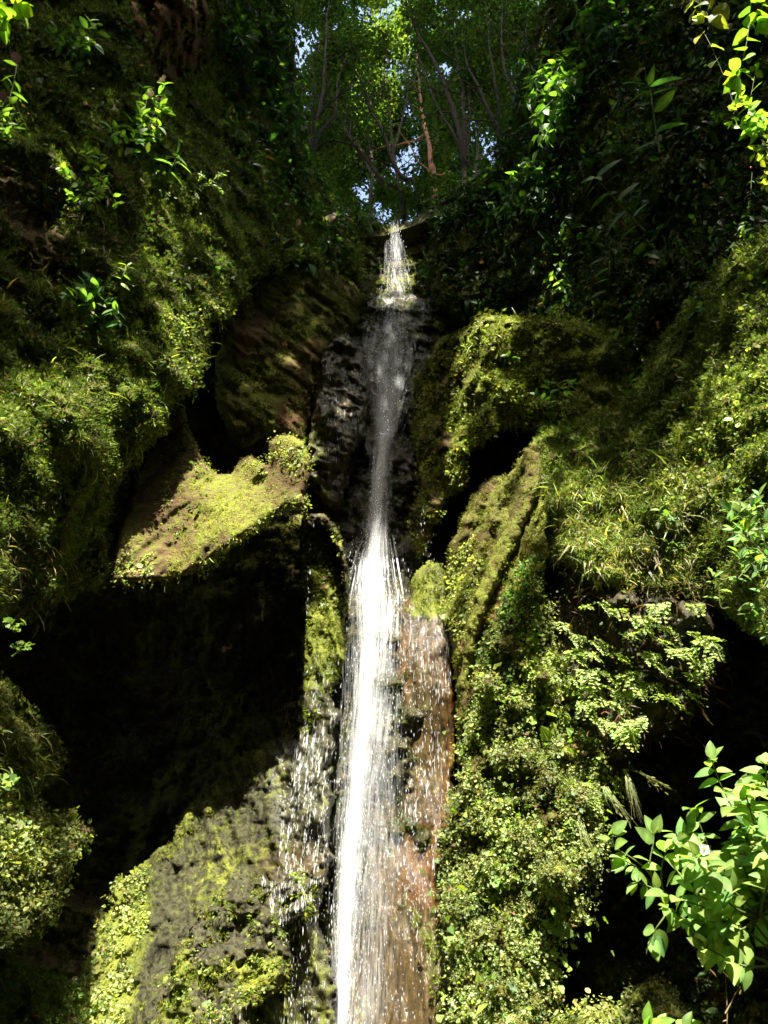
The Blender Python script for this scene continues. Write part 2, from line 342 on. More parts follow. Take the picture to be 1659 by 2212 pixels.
inner = rock('inner', 'rock_wall',
    [(470, 660), (540, 612), (640, 560), (700, 560), (770, 610), (787, 642), (772, 700), (742, 725), (700, 790), (684, 860), (670, 945), (655, 965), (600, 942), (560, 955), (520, 975), (485, 930), (465, 885), (468, 780)],
    [(480, 700, 9.3), (480, 880, 9.2), (560, 640, 10.0), (540, 760, 9.7), (620, 800, 10.0), (600, 930, 9.6), (680, 600, 10.8), (770, 640, 11.3), (700, 760, 10.5), (665, 920, 10.1), (530, 940, 9.4)],
    edge_w=30, edge_r=.6, base_moss=.62, rough=.8, ridge=(R(62), .09, 2.6), rust=.3, crisp=.06,
    attrs=[('moss', [(520, 620), (560, 620), (570, 740), (530, 780), (505, 700)], .05, 20), ('moss', [(620, 740), (690, 720), (690, 940), (600, 950), (600, 900), (650, 860)], .3, 30)])
butt = rock('butt', 'rock_buttress',
    [(682, 780), (720, 715), (760, 725), (795, 770), (806, 840), (795, 905), (775, 965), (752, 1040), (745, 1100), (705, 1100), (672, 1060), (662, 1000), (668, 930), (676, 860)],
    [(720, 760, 10.4), (780, 800, 10.6), (730, 900, 9.9), (700, 1000, 9.8), (740, 1060, 9.9), (790, 880, 10.3), (680, 950, 9.9)],
    edge_w=22, edge_r=.6, base_moss=.12, wet=1.0, rust=.25, rough=1.1, ridge=(R(4), .07, 3.0),
    attrs=[('moss', [(670, 900), (700, 900), (720, 1100), (670, 1100)], .5, 20)])
ledge = rock('ledge', 'rock_ledge',
    [(362, 1258), (300, 1262), (262, 1262), (240, 1255), (250, 1180), (285, 1020), (330, 930), (375, 868), (400, 880), (415, 930), (440, 990), (470, 1022), (500, 1020), (520, 985), (548, 978), (562, 996), (578, 1000), (580, 955), (605, 938), (632, 936), (655, 952), (670, 985), (668, 1030), (658, 1070), (664, 1120), (648, 1095), (620, 1098), (560, 1142), (500, 1182), (420, 1240)],
    [(640, 1000, 7.6), (600, 1080, 7.45), (500, 1130, 7.4), (420, 1200, 7.4), (480, 1060, 7.7), (430, 1000, 8.0), (360, 1150, 7.5), (300, 1150, 7.4), (330, 1000, 8.0), (390, 900, 8.4), (270, 1240, 7.25), (620, 960, 7.65), (540, 1000, 7.9), (500, 1030, 7.9)],
    edge_w=18, edge_r=.4, jit=4, base_moss=.47, rust=.1, rough=.3, ridge=(R(-28), .10, 3.0), crisp=.012, cf=3.5,
    attrs=[('moss', [(430, 1000), (560, 990), (660, 1000), (640, 1090), (500, 1170), (400, 1230), (430, 1120)], .52, 30)])
slab = rock('slab', 'rock_slab',
    [(655, 1128), (690, 1118), (722, 1140), (742, 1190), (751, 1260), (746, 1420), (728, 1500), (724, 1700), (716, 1850), (696, 1900), (694, 2000), (722, 2100), (732, 2320), (60, 2320), (100, 2212), (170, 2100), (220, 1990), (250, 1912), (300, 1870), (330, 1840), (400, 1750), (460, 1690), (520, 1632), (600, 1602), (650, 1575), (658, 1400), (652, 1250)],
    [(690, 1150, 9.6), (700, 1300, 9.3), (690, 1600, 8.8), (600, 1650, 8.7), (520, 1690, 8.8), (400, 1820, 8.5), (600, 1800, 8.4), (600, 1900, 8.2), (450, 1950, 8.1), (500, 2050, 7.7), (650, 2000, 7.9), (300, 2030, 7.8), (250, 2200, 7.2), (500, 2212, 7.2), (700, 2212, 7.7), (100, 2300, 7.2)],
    step=3.5, edge_w=24, edge_r=.5, jit=16, base_moss=.36, wet=.45, rust=.03, rough=.4, ridge=(R(20), .11, 4.2), crisp=.03, cf=3.2,
    attrs=[('wet', [(640, 1380), (760, 1380), (760, 2320), (600, 2320), (610, 1900), (590, 1620), (650, 1560)], 1.0, 60), ('moss', [(620, 1500), (760, 1500), (740, 1900), (640, 1900)], .18, 40), ('moss', [(640, 1100), (760, 1100), (750, 1480), (650, 1500)], .72, 30), ('wet', [(640, 1100), (760, 1100), (740, 1350), (650, 1400)], .1, 30),
           ('moss', [(300, 1850), (520, 1620), (560, 1630), (430, 1760), (340, 1900), (250, 2000)], .62, 30), ('moss', [(60, 2320), (200, 1990), (280, 1900), (330, 1960), (300, 2100), (250, 2320)], .75, 30),
           ('rust', [(560, 1830), (720, 1830), (720, 2040), (560, 2000)], .35, 40), ('moss', [(380, 2080), (560, 1980), (640, 2100), (560, 2300), (380, 2300)], .5, 60)])
crag = rock('crag', 'rock_crag',
    [(440, 1960), (520, 1880), (585, 1900), (660, 1880), (695, 1910), (690, 1960), (655, 1985), (620, 2010), (640, 2080), (600, 2150), (545, 2190), (560, 2320), (270, 2320), (300, 2230), (350, 2130), (390, 2040)],
    [(500, 1930, 7.75), (600, 1930, 7.75), (670, 1930, 7.6), (560, 2030, 7.45), (450, 2060, 7.35), (380, 2130, 7.2), (560, 2130, 7.2), (450, 2250, 6.95), (330, 2300, 6.9), (650, 1960, 7.5)],
    step=3.5, edge_w=30, edge_r=.6, jit=16, base_moss=.24, wet=.6, rust=.08, rough=.7, crisp=.09, cf=2.6, ridge=(R(14), .14, 2.8), attrs=[('moss', [(270, 2320), (400, 2050), (440, 2100), (380, 2320)], .62, 40), ('moss', [(500, 2080), (610, 2060), (600, 2160), (520, 2180)], .62, 20)])
wets = rock('wets', 'rock_slab',
    [(862, 1330), (882, 1285), (895, 1232), (925, 1215), (960, 1215), (976, 1300), (988, 1420), (996, 1560), (990, 1700), (974, 1790), (958, 1850), (948, 1920), (962, 2000), (992, 2080), (1012, 2212), (1012, 2330), (690, 2330), (720, 2150), (770, 1900), (815, 1600), (845, 1400)],
    [(930, 1240, 9.6), (960, 1300, 9.3), (890, 1350, 9.4), (930, 1500, 9.05), (970, 1600, 9.0), (960, 1700, 8.9), (860, 1800, 9.0), (930, 1900, 8.6), (900, 2100, 8.4), (980, 2200, 8.0), (800, 2200, 8.6), (740, 2300, 8.6)],
    step=3.5, edge_w=22, edge_r=.45, base_moss=.2, wet=1.0, rust=.5, rough=.14, crisp=.006, cf=3, ridge=(R(2), .04, 5.0),
    attrs=[('moss', [(890, 1215), (970, 1210), (960, 1330), (890, 1330)], .7, 20), ('rust', [(880, 1780), (970, 1780), (940, 1960), (860, 1960)], 1.0, 40), ('rust', [(860, 1290), (890, 1290), (870, 1500), (850, 1500)], 1.0, 15),
           ('rust', [(965, 1380), (1000, 1380), (1000, 1850), (950, 1850)], 1.0, 20), ('moss', [(880, 1440), (930, 1440), (930, 1560), (880, 1560)], .35, 20), ('moss', [(900, 1980), (1010, 2060), (1020, 2300), (960, 2300)], .6, 25)])
ridge_ = rock('ridge', 'rock_ridge',
    [(958, 1235), (984, 1140), (1018, 1072), (1052, 1036), (1094, 1024), (1114, 990), (1140, 962), (1152, 942), (1185, 960), (1195, 1080), (1185, 1200), (1160, 1260), (1140, 1400), (1110, 1500), (1050, 1500), (1035, 1600), (1004, 1720), (990, 1640), (994, 1500), (975, 1400), (958, 1310)],
    [(1000, 1250, 8.9), (1030, 1120, 8.9), (1080, 1150, 8.5), (1140, 1000, 8.4), (1050, 1300, 8.4), (1000, 1450, 8.6), (1120, 1350, 8.1), (1150, 1150, 8.05), (1010, 1650, 8.6)],
    step=3.5, edge_w=22, edge_r=.45, base_moss=.58, rust=.2, rough=.25, crisp=.035, cf=2.2, ridge=(R(-24), .18, 1.3),
    attrs=[('moss', [(985, 1400), (1060, 1250), (1090, 1290), (1030, 1480), (1000, 1720)], .15, 25)])
rib = rock('rib', 'rock_rib',
    [(1132, 968), (1166, 975), (1172, 1050), (1124, 1180), (1066, 1290), (1040, 1380), (1014, 1520), (1006, 1660), (986, 1650), (984, 1500), (998, 1390), (1028, 1276), (1078, 1160), (1116, 1062)],
    [(1150, 1000, 8.05), (1140, 1080, 7.95), (1095, 1180, 8.0), (1050, 1280, 8.1), (1018, 1390, 8.25), (998, 1520, 8.4), (996, 1640, 8.5), (1010, 1280, 8.2)],
    step=3, edge_w=17, edge_r=.4, jit=6, base_moss=.6, rust=.15, rough=.18, crisp=.02, cf=3, ridge=(R(-24), .05, 3.0))
arch = rock('arch', 'rock_arch',
    [(652, 1118), (672, 1104), (700, 1108), (724, 1134), (742, 1172), (752, 1225), (756, 1290), (744, 1292), (738, 1230), (724, 1180), (706, 1146), (684, 1130), (664, 1136), (656, 1160), (648, 1150)],
    [(660, 1120, 9.1), (700, 1120, 9.0), (735, 1180, 9.0), (750, 1280, 8.95), (670, 1140, 9.1)], step=2.5, edge_w=9, edge_r=.2, jit=5, base_moss=.3, wet=.7, rust=.5, rough=.5, crisp=.04, cf=4)
shoulder = rock('shoulder', 'rock_shoulder',
    [(1020, 690), (1050, 672), (1150, 680), (1230, 690), (1360, 700), (1410, 900), (1210, 945), (1150, 938), (1100, 922), (1045, 950), (1004, 990), (1012, 1045), (962, 1080), (948, 1130), (926, 1180), (900, 1215), (885, 1180), (905, 1050), (888, 900), (900, 800), (940, 745), (990, 705)],
    [(1050, 740, 9.2), (1000, 830, 9.35), (1150, 740, 9.0), (1300, 800, 8.9), (1100, 890, 9.3), (925, 900, 10.3), (940, 800, 10.2), (980, 980, 9.6), (910, 1150, 10.0), (1000, 1020, 9.5), (1400, 880, 8.7)],
    edge_w=28, edge_r=.6, base_moss=.68, rough=1.2, ridge=(R(-30), .09, 2.0), attrs=[('moss', [(885, 780), (975, 740), (970, 900), (960, 1060), (900, 1215), (880, 1180)], .25, 25)])
upper = rock('upper', 'cliff',
    [(1000, 430), (1060, 350), (1110, 250), (1130, 120), (1180, 0), (1200, -260), (2560, -260), (2560, 620), (1910, 720), (1659, 920), (1400, 960), (1250, 910), (1150, 800), (1050, 725), (980, 700), (930, 640), (922, 520), (950, 440)],
    [(1020, 480, 12.2), (960, 560, 12.0), (1000, 640, 11.4), (1100, 600, 10.9), (1150, 300, 10.3), (1200, 100, 9.6), (1300, 600, 9.2), (1400, 300, 7.8), (1500, 500, 7.6), (1659, 300, 6.6), (1659, 0, 6.4), (1659, 700, 6.6), (1900, 300, 5.4), (1200, 800, 10.0), (1350, 880, 9.2), (1200, -250, 9.2), (1900, -250, 5.2), (1900, 700, 5.5), (2560, -250, 3.6), (2560, 600, 3.7)],
    edge_w=40, edge_r=.7, base_moss=.55, rough=1.5)
right = rock('right', 'cliff',
    [(1145, 952), (1170, 932), (1250, 905), (1350, 870), (1430, 740), (1510, 620), (1600, 520), (1700, 480), (1910, 440), (2560, 380), (2560, 1560), (1910, 1460), (1659, 1385), (1580, 1335), (1540, 1290), (1480, 1302), (1400, 1290), (1330, 1278), (1262, 1262), (1240, 1222), (1190, 1212), (1180, 1150), (1160, 1050)],
    [(1160, 980, 8.3), (1200, 1180, 7.7), (1300, 1000, 7.7), (1300, 1220, 7.3), (1450, 1000, 7.0), (1480, 1240, 6.85), (1600, 900, 6.3), (1659, 700, 6.1), (1600, 1250, 6.3), (1659, 1200, 6.1), (1900, 900, 5.1), (1350, 900, 8.0), (1500, 680, 7.1), (1900, 1400, 5.1), (1900, 450, 5.1), (2560, 450, 3.5), (2560, 1500, 3.4)],
    edge_w=40, edge_r=.65, base_moss=.62, rough=.9, crisp=.12, cf=1.3)
lower = rock('lower', 'rock_bluff',
    [(1080, 1345), (1130, 1262), (1180, 1240), (1195, 1400), (1240, 1430), (1300, 1500), (1290, 1600), (1322, 1680), (1312, 1760), (1285, 1830), (1290, 1890), (1240, 1920), (1252, 1990), (1200, 2010), (1196, 2090), (1212, 2150), (1162, 2200), (1135, 2330), (1000, 2330), (990, 2150), (962, 2040), (952, 1930), (966, 1830), (988, 1720), (1004, 1600), (1028, 1480), (1052, 1400)],
    [(1120, 1350, 8.0), (1050, 1600, 8.2), (1150, 1550, 7.9), (1250, 1600, 7.9), (1050, 1850, 7.7), (1200, 1800, 7.4), (1280, 1750, 7.5), (1100, 2050, 7.3), (1180, 2100, 7.25), (1060, 2212, 7.0), (1000, 2000, 7.7)],
    edge_w=26, edge_r=.4, jit=16, base_moss=.55, rough=.9, crisp=.24, cf=1.9)
fernwall = rock('fernwall', 'rock_wall',
    [(1180, 1200), (1300, 1240), (1540, 1280), (1575, 1420), (1510, 1545), (1400, 1610), (1325, 1700), (1260, 1600), (1200, 1480)],
    [(1200, 1300, 8.1), (1300, 1300, 7.4), (1480, 1310, 6.9), (1500, 1450, 7.0), (1350, 1550, 7.35), (1560, 1400, 6.8), (1220, 1450, 7.9), (1330, 1680, 7.6)],
    edge_w=40, edge_r=.7, base_moss=.05, wet=.6, rust=.15, rough=1.0)
outcrop = rock('outcrop', 'rock_outcrop',
    [(-900, 1400), (-260, 1430), (0, 1470), (40, 1490), (72, 1530), (116, 1590), (132, 1640), (116, 1690), (82, 1722), (108, 1772), (160, 1768), (202, 1800), (190, 1832), (150, 1850), (120, 1892), (126, 1950), (100, 2000), (40, 2062), (-260, 2085), (-900, 2110)],
    [(0, 1500, 5.6), (100, 1620, 6.1), (60, 1720, 6.0), (0, 1700, 5.4), (180, 1800, 6.2), (0, 1850, 5.3), (100, 1900, 5.8), (0, 2020, 5.5), (-250, 1500, 4.2), (-250, 2000, 4.2), (-900, 1500, 2.8), (-900, 2050, 2.8)],
    edge_w=22, edge_r=.35, jit=10, base_moss=.55, rough=.9, crisp=.14, attrs=[('moss', [(140, 1760), (210, 1790), (200, 1850), (150, 1840)], .1, 20)])
foot = rock('foot', 'boulder',
    [(-700, 2110), (20, 2092), (90, 2100), (150, 2140), (190, 2230), (200, 2400), (-700, 2440)],
    [(0, 2150, 6.2), (100, 2150, 6.5), (150, 2280, 6.4), (-200, 2250, 5.2), (-700, 2250, 3.6), (0, 2380, 5.8)], edge_w=40, edge_r=.6, base_moss=.5, rough=1.2)
mound = rock('mound', 'boulder',
    [(1330, 2250), (1345, 2175), (1368, 2140), (1398, 2110), (1432, 2120), (1468, 2160), (1510, 2240), (1530, 2360), (1310, 2360)],
    [(1400, 2140, 7.0), (1350, 2220, 6.8), (1480, 2230, 6.8), (1420, 2340, 6.4)], edge_w=34, edge_r=.5, base_moss=.55, rough=1.0)
hump = rock('hump', 'boulder',
    [(1140, 2300), (1180, 2215), (1235, 2195), (1290, 2170), (1338, 2195), (1345, 2360), (1130, 2360)],
    [(1240, 2230, 6.7), (1300, 2200, 6.7), (1180, 2280, 6.6), (1250, 2350, 6.3)], edge_w=34, edge_r=.5, base_moss=.65, rough=1.0)
G = 'mossy rock masses of the gorge'
for m, lb, ct in ((left, 'tall mossy cliff filling the left side above the dark hollow', 'cliff'),
                  (inner, 'dim green rock wall set back between left cliff and upper waterfall', 'rock wall'),
                  (butt, 'glistening dark wet buttress touching the narrow middle of the waterfall', 'rock'),
                  (ledge, 'sunlit yellow-green rock ledge jutting over the dark hollow', 'rock ledge'),
                  (slab, 'sloping wet grey slab left of the waterfall below the dark hollow', 'rock slab'),
                  (crag, 'broken wet crag with moss patches at the foot of the left slab', 'rock'),
                  (wets, 'wet brown slab with orange streaks right of the main waterfall stream', 'rock slab'),
                  (ridge_, 'folded mossy ridge slanting down beside the wet brown slab', 'rock'),
                  (rib, 'smooth ochre-green rib sweeping diagonally down the front of the folded ridge', 'rock rib'),
                  (arch, 'thin glistening curved rock rim left of the waterfall under the sunlit ledge', 'rock'),
                  (shoulder, 'rounded shoulder with bright moss right of the upper waterfall', 'rock'),
                  (upper, 'dark shaded cliff in the upper right overgrown with leafy plants', 'cliff'),
                  (right, 'grassy overhanging cliff on the right above the hanging ferns', 'cliff'),
                  (lower, 'sunlit rock face covered in tiny round leaves below the ferns', 'rock face'),
                  (fernwall, 'dark earthy wall behind the hanging ferns under the grassy overhang', 'rock wall'),
                  (outcrop, 'knobbly outcrop with round leaves at the left edge below the cliff', 'rock'),
                  (foot, 'shaded mossy boulder in the bottom left corner', 'boulder'),
                  (mound, 'dark rounded boulder under the broad-leaved shrub at the bottom right', 'boulder'),
                  (hump, 'low boulder with lit moss at the bottom right of the rock face', 'boulder')):
    tag(m.o, lb, ct, G)

gx, gy = np.meshgrid(np.linspace(-200, 200, 161), np.linspace(-80, 16, 61))
gz = -.15 + .12 * fbm(np.stack([gx * .3, gy * .3, gx * 0], -1), 4)
ii = np.arange(161 * 61).reshape(61, 161); gq = np.stack([ii[:-1, :-1].ravel(), ii[:-1, 1:].ravel(), ii[1:, 1:].ravel(), ii[1:, :-1].ravel()], 1)
one = np.ones(161 * 61)
ground = mesh('ground', np.stack([gx, gy, gz], -1).reshape(-1, 3), [gq], ROCK, None, {'moss': one * .3, 'wet': one * .4, 'rust': one * 0}, True); ground['kind'] = 'structure'
# plateau behind the lip, rising into a wooded hill
hx, hy = np.meshgrid(np.linspace(-60, 60, 81), np.linspace(12.6, 90, 61))
hz = 15.6 + np.maximum(hy - 14, 0) * .12 + .9 * fbm(np.stack([hx * .15, hy * .15, hx * 0], -1), 4) + .35 * np.abs(hx) * np.exp(-((hy - 20) / 30) ** 2)
hi = np.arange(81 * 61).reshape(61, 81); hq = np.stack([hi[:-1, :-1].ravel(), hi[:-1, 1:].ravel(), hi[1:, 1:].ravel(), hi[1:, :-1].ravel()], 1)
o1 = np.ones(81 * 61); hill = mesh('hill', np.stack([hx, hy, hz], -1).reshape(-1, 3), [hq], ROCK, None, {'moss': o1 * .6, 'wet': o1 * 0, 'rust': o1 * .2}, True); hill['kind'] = 'structure'

# ------------------------------------------------------------------ ground cover on the rock
UP = np.array([0, 0, 1.0])
BARE = [[(285, -60), (440, -60), (432, 140), (340, 180), (300, 90)], [(0, 340), (50, 370), (140, 530), (120, 620), (70, 540), (-20, 420)]]
SHRINK = {'moss': .50, 'leaf': .50, 'grass': .62}
def scatter(m, name, tm, dens, size, tint, poly=None, clump=(40, -9.0), mode='moss', lift=.0, kind='stuff', dv=.28, dh=.12, wide=None, smin=2, bufs=None):
    """many small leaves over one rock mass; dens per 1000 square photo pixels, size in photo pixels, clump = (noise size, threshold)"""
    O = np.asarray(poly if poly is not None else m.outline, float)
    a, b = np.maximum(O.min(0), (-420, -60)), np.minimum(O.max(0), (2080, 2270)); n = int(dens * (2.6 if mode == 'leaf' else 3.6 if mode == 'moss' else 2.0) * np.prod(b - a) / 1000)
    if n <= 0: return
    u = rng.uniform(a[0], b[0], n); v = rng.uniform(a[1], b[1], n)
    P, N, ok, D, s_ = at(m, u, v); k = ok & (s_ > smin) & np.isfinite(D)
    if poly is not None: k &= sdf(O, u + 12 * fbm2(u, v, 30, 2, 5), v + 12 * fbm2(u, v, 30, 2, 6)) > 0
    if m is left:
        for q in BARE: k &= (sdf(q, u, v) < -8) | (rng.random(n) < .10)
    k &= fbm2(u, v, clump[0], 3, len(m.outline) + size) > clump[1]
    u, v, N, D = u[k], v[k], N[k], D[k]; n = len(u)
    P = CAM + ray(u, v) * D[:, None]
    if lift: P = P + N * (lift * np.clip(.4 + fbm2(u, v, 24, 3, 77) * 1.2 + .4 * rng.normal(size=n), 0, 2))[:, None]
    size = size * SHRINK[mode]
    sz = size * mpp(u, v, D) * np.exp(.42 * rng.normal(size=n)); r = rng.normal(size=(n, 3))
    if mode == 'moss': al = unit(N + .3 * UP + .75 * r); no = unit(rng.normal(size=(n, 3)))
    elif mode == 'leaf': al = unit(-.55 * UP + .35 * N + .75 * r); no = unit(N * .9 + UP * .55 + .5 * rng.normal(size=(n, 3)))
    elif mode == 'grass': al = unit(N * .6 - .5 * UP + .38 * r + np.array([.12, 0, 0])); no = unit(N + .6 * UP + .3 * rng.normal(size=(n, 3)))
    else: al = unit(N * .5 + .5 * UP + .6 * r); no = unit(N + .3 * UP + .5 * rng.normal(size=(n, 3)))
    T = tints(n, tint, dv, dh) * (1 + .5 * fbm2(u, v, 90, 3, 9))[:, None].clip(.3, 1.7)
    dead = rng.random(n) < .03; T[dead] = np.array([.20, .11, .045]) * rng.uniform(.4, 1.2, (dead.sum(), 1))
    bf = Buf(); instance(bf, tm, P, al, no, sz, T, wide)
    o = bf.build(name, {'moss': MOSS_M, 'grass': GRASS_M}.get(mode, LEAF_M), m.o); o['kind'] = 'stuff'
    return o
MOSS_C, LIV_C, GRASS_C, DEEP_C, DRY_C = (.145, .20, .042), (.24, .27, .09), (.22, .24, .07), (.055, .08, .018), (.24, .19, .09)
# left cliff
scatter(left, 'moss', TUFT, 55, 10, MOSS_C, lift=.05)
scatter(left, 'fern_leaves', LEAFN, 8, 14, DEEP_C, clump=(60, -.15), mode='leaf', lift=.10)
scatter(left, 'grass', BLADE, 7, 28, GRASS_C, poly=[(-420, 820), (380, 620), (500, 600), (480, 690), (360, 900), (240, 1060), (230, 1260), (-420, 1350)], clump=(50, -.05), mode='grass', lift=.06)
scatter(left, 'round_leaves', ROUND, 40, 9, LIV_C, poly=[(290, 870), (372, 840), (350, 930), (290, 1000), (240, 1060), (235, 1250), (150, 1290), (180, 1180), (220, 1000)], mode='leaf', lift=.05)
scatter(left, 'round_leaves', ROUND, 45, 9, (.26, .29, .09), poly=[(325, 700), (400, 640), (490, 605), (520, 660), (452, 712), (445, 830), (390, 862), (362, 800)], clump=(26, -.2), mode='leaf', lift=.05)
scatter(left, 'ivy_leaves', LEAF, 11, 24, (.035, .075, .016), poly=[(480, -60), (640, -60), (650, 230), (700, 400), (790, 560), (700, 570), (600, 560), (540, 470), (470, 250)], clump=(70, -.3), mode='leaf', lift=.3)
scatter(left, 'twiggy_leaves', LEAFS, 6, 16, (.06, .09, .02), poly=[(-420, -60), (300, -60), (290, 100), (330, 200), (420, 330), (520, 480), (420, 620), (200, 720), (-420, 800)], clump=(80, -.1), mode='leaf', lift=.22)
scatter(left, 'dry_grass', BLADE, 5, 30, DRY_C, poly=[(-420, 300), (250, 350), (300, 600), (100, 700), (-420, 700)], mode='grass', lift=.1)
scatter(left, 'dry_grass', BLADE, 7, 26, DRY_C, poly=[(-420, 1150), (150, 1180), (200, 1260), (60, 1350), (-420, 1380)], mode='grass', lift=.1)
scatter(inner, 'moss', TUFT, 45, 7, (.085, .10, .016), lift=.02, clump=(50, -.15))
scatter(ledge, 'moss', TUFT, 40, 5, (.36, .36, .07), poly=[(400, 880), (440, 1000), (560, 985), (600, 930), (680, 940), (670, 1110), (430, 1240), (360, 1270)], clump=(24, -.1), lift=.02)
scatter(ledge, 'round_leaves', ROUND, 55, 9, LIV_C, poly=[(350, 1270), (420, 1235), (560, 1120), (640, 1065), (668, 1060), (670, 1130), (560, 1165), (420, 1260)], mode='leaf', lift=.05, smin=0)
scatter(ledge, 'hanging_moss', BLADE, 12, 16, (.17, .19, .05), poly=[(240, 1235), (362, 1240), (420, 1215), (560, 1120), (655, 1070), (675, 1130), (560, 1165), (420, 1262), (250, 1275)], clump=(20, -.1), mode='grass', lift=.03, smin=0)
scatter(ledge, 'round_leaves', ROUND, 45, 8, LIV_C, poly=[(575, 940), (672, 940), (680, 1050), (640, 1040), (560, 1030), (515, 1020), (525, 980)], clump=(26, -.15), mode='leaf', lift=.06, smin=0)
scatter(ledge, 'round_leaves', ROUND, 22, 9, LIV_C, poly=[(240, 1190), (340, 1200), (330, 1290), (240, 1270)], mode='leaf', lift=.06, smin=0)
scatter(ledge, 'round_leaves', ROUND, 16, 8, (.12, .15, .04), poly=[(380, 880), (420, 900), (470, 1020), (430, 1130), (360, 1180), (330, 1100)], clump=(30, -.02), mode='leaf', lift=.05)
scatter(slab, 'moss', TUFT, 45, 7, (.15, .18, .022), poly=[(640, 1120), (760, 1120), (745, 1420), (700, 1530), (650, 1600)], clump=(26, -.3), lift=.04)
scatter(slab, 'round_leaves', ROUND, 34, 9, LIV_C, poly=[(640, 1120), (752, 1150), (752, 1330), (650, 1300)], clump=(28, .0), mode='leaf', lift=.06)
scatter(slab, 'moss', TUFT, 30, 7, (.14, .15, .02), poly=[(330, 1850), (520, 1630), (600, 1610), (570, 1680), (440, 1790), (350, 1880)], clump=(24, -.05), lift=.02)
scatter(slab, 'round_leaves', ROUND, 50, 9, LIV_C, poly=[(240, 1910), (320, 1870), (330, 1960), (290, 2060), (250, 2320), (60, 2320), (180, 2090)], clump=(30, -.3), mode='leaf', lift=.06)
scatter(crag, 'moss', TUFT, 36, 8, (.17, .20, .025), clump=(34, .2), lift=.05)
scatter(crag, 'round_leaves', ROUND, 30, 9, (.20, .24, .06), clump=(34, .32), mode='leaf', lift=.06)
scatter(wets, 'moss', TUFT, 40, 8, (.15, .18, .022), poly=[(880, 1215), (975, 1215), (965, 1335), (890, 1335)], clump=(24, -.3), lift=.04)
scatter(wets, 'moss', TUFT, 32, 8, (.14, .17, .02), poly=[(890, 1960), (1015, 2030), (1030, 2300), (960, 2300), (930, 2100)], clump=(30, -.05), lift=.05)
scatter(ridge_, 'moss', TUFT, 42, 7, (.15, .16, .022), clump=(32, -.15), lift=.03)
scatter(ridge_, 'round_leaves', ROUND, 38, 9, LIV_C, poly=[(955, 1230), (1030, 1150), (1050, 1250), (990, 1400), (960, 1330)], mode='leaf', lift=.05)
scatter(ridge_, 'round_leaves', ROUND, 42, 10, (.10, .17, .045), poly=[(1090, 1280), (1160, 1190), (1200, 1250), (1140, 1450), (1050, 1560), (1020, 1600), (1050, 1400)], clump=(34, -.25), mode='leaf', lift=.10)
scatter(rib, 'moss', TUFT, 34, 5.5, (.17, .17, .03), clump=(24, -.05), lift=.015)
scatter(arch, 'round_leaves', ROUND, 30, 7, LIV_C, clump=(20, -.1), mode='leaf', lift=.02, smin=0)
scatter(shoulder, 'moss', TUFT, 50, 9, (.21, .25, .045), clump=(40, -.5), lift=.05)
scatter(shoulder, 'round_leaves', ROUND, 26, 9, LIV_C, poly=[(985, 700), (1150, 680), (1200, 800), (1100, 930), (1000, 1000), (1015, 1060), (930, 1180), (900, 1215), (960, 1050)], clump=(30, -.1), mode='leaf', lift=.06)
scatter(shoulder, 'grass', BLADE, 5, 26, GRASS_C, poly=[(1000, 690), (1250, 700), (1250, 900), (1020, 930)], clump=(30, .0), mode='grass', lift=.05)
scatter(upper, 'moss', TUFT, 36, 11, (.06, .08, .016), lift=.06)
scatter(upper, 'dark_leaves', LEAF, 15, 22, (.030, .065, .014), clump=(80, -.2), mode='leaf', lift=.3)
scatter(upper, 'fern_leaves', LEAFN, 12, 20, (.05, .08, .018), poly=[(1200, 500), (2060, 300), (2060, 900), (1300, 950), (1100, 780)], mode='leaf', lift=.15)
scatter(right, 'moss', TUFT, 60, 10, (.15, .195, .042), lift=.05)
scatter(right, 'fern_leaves', LEAFN, 12, 15, (.10, .15, .03), clump=(50, -.2), mode='leaf', lift=.08)
scatter(right, 'grass', BLADE, 26, 30, (.25, .27, .085), poly=[(1160, 1060), (1300, 1000), (1560, 1000), (1560, 1330), (1300, 1300), (1180, 1220)], clump=(40, -.1), mode='grass', lift=.06, smin=0, wide=.65)
scatter(right, 'grass', BLADE, 6, 32, (.12, .15, .04), poly=[(1150, 940), (1420, 760), (1560, 700), (1560, 1000), (1300, 1020), (1160, 1060)], clump=(40, -.1), mode='grass', lift=.06)
scatter(right, 'dry_grass', BLADE, 6, 34, DRY_C, poly=[(1180, 1120), (1400, 1130), (1560, 1230), (1540, 1320), (1270, 1280)], mode='grass', lift=.08, smin=0)
scatter(right, 'round_leaves', ROUND, 26, 11, LIV_C, poly=[(1400, 1060), (1530, 900), (1580, 650), (2060, 600), (2060, 1050), (1560, 1050), (1480, 1180)], clump=(50, -.2), mode='leaf', lift=.06)
scatter(lower, 'moss', TUFT, 40, 8, (.10, .11, .02), lift=.03)
scatter(lower, 'round_leaves', ROUND, 150, 7.8, (.25, .29, .12), clump=(46, -.22), mode='leaf', lift=.08, smin=0, dv=.2)
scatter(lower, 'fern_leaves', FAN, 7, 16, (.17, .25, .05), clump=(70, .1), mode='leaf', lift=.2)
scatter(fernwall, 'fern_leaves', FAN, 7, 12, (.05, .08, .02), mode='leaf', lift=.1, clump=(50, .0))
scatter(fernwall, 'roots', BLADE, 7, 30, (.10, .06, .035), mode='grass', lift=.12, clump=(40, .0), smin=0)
scatter(outcrop, 'moss', TUFT, 40, 9, (.09, .12, .02), lift=.04)
scatter(outcrop, 'round_leaves', ROUND, 46, 11, LIV_C, poly=[(-420, 1770), (100, 1760), (160, 1775), (165, 1840), (125, 1900), (130, 1960), (90, 2010), (-420, 2080)], mode='leaf', lift=.07, smin=0)
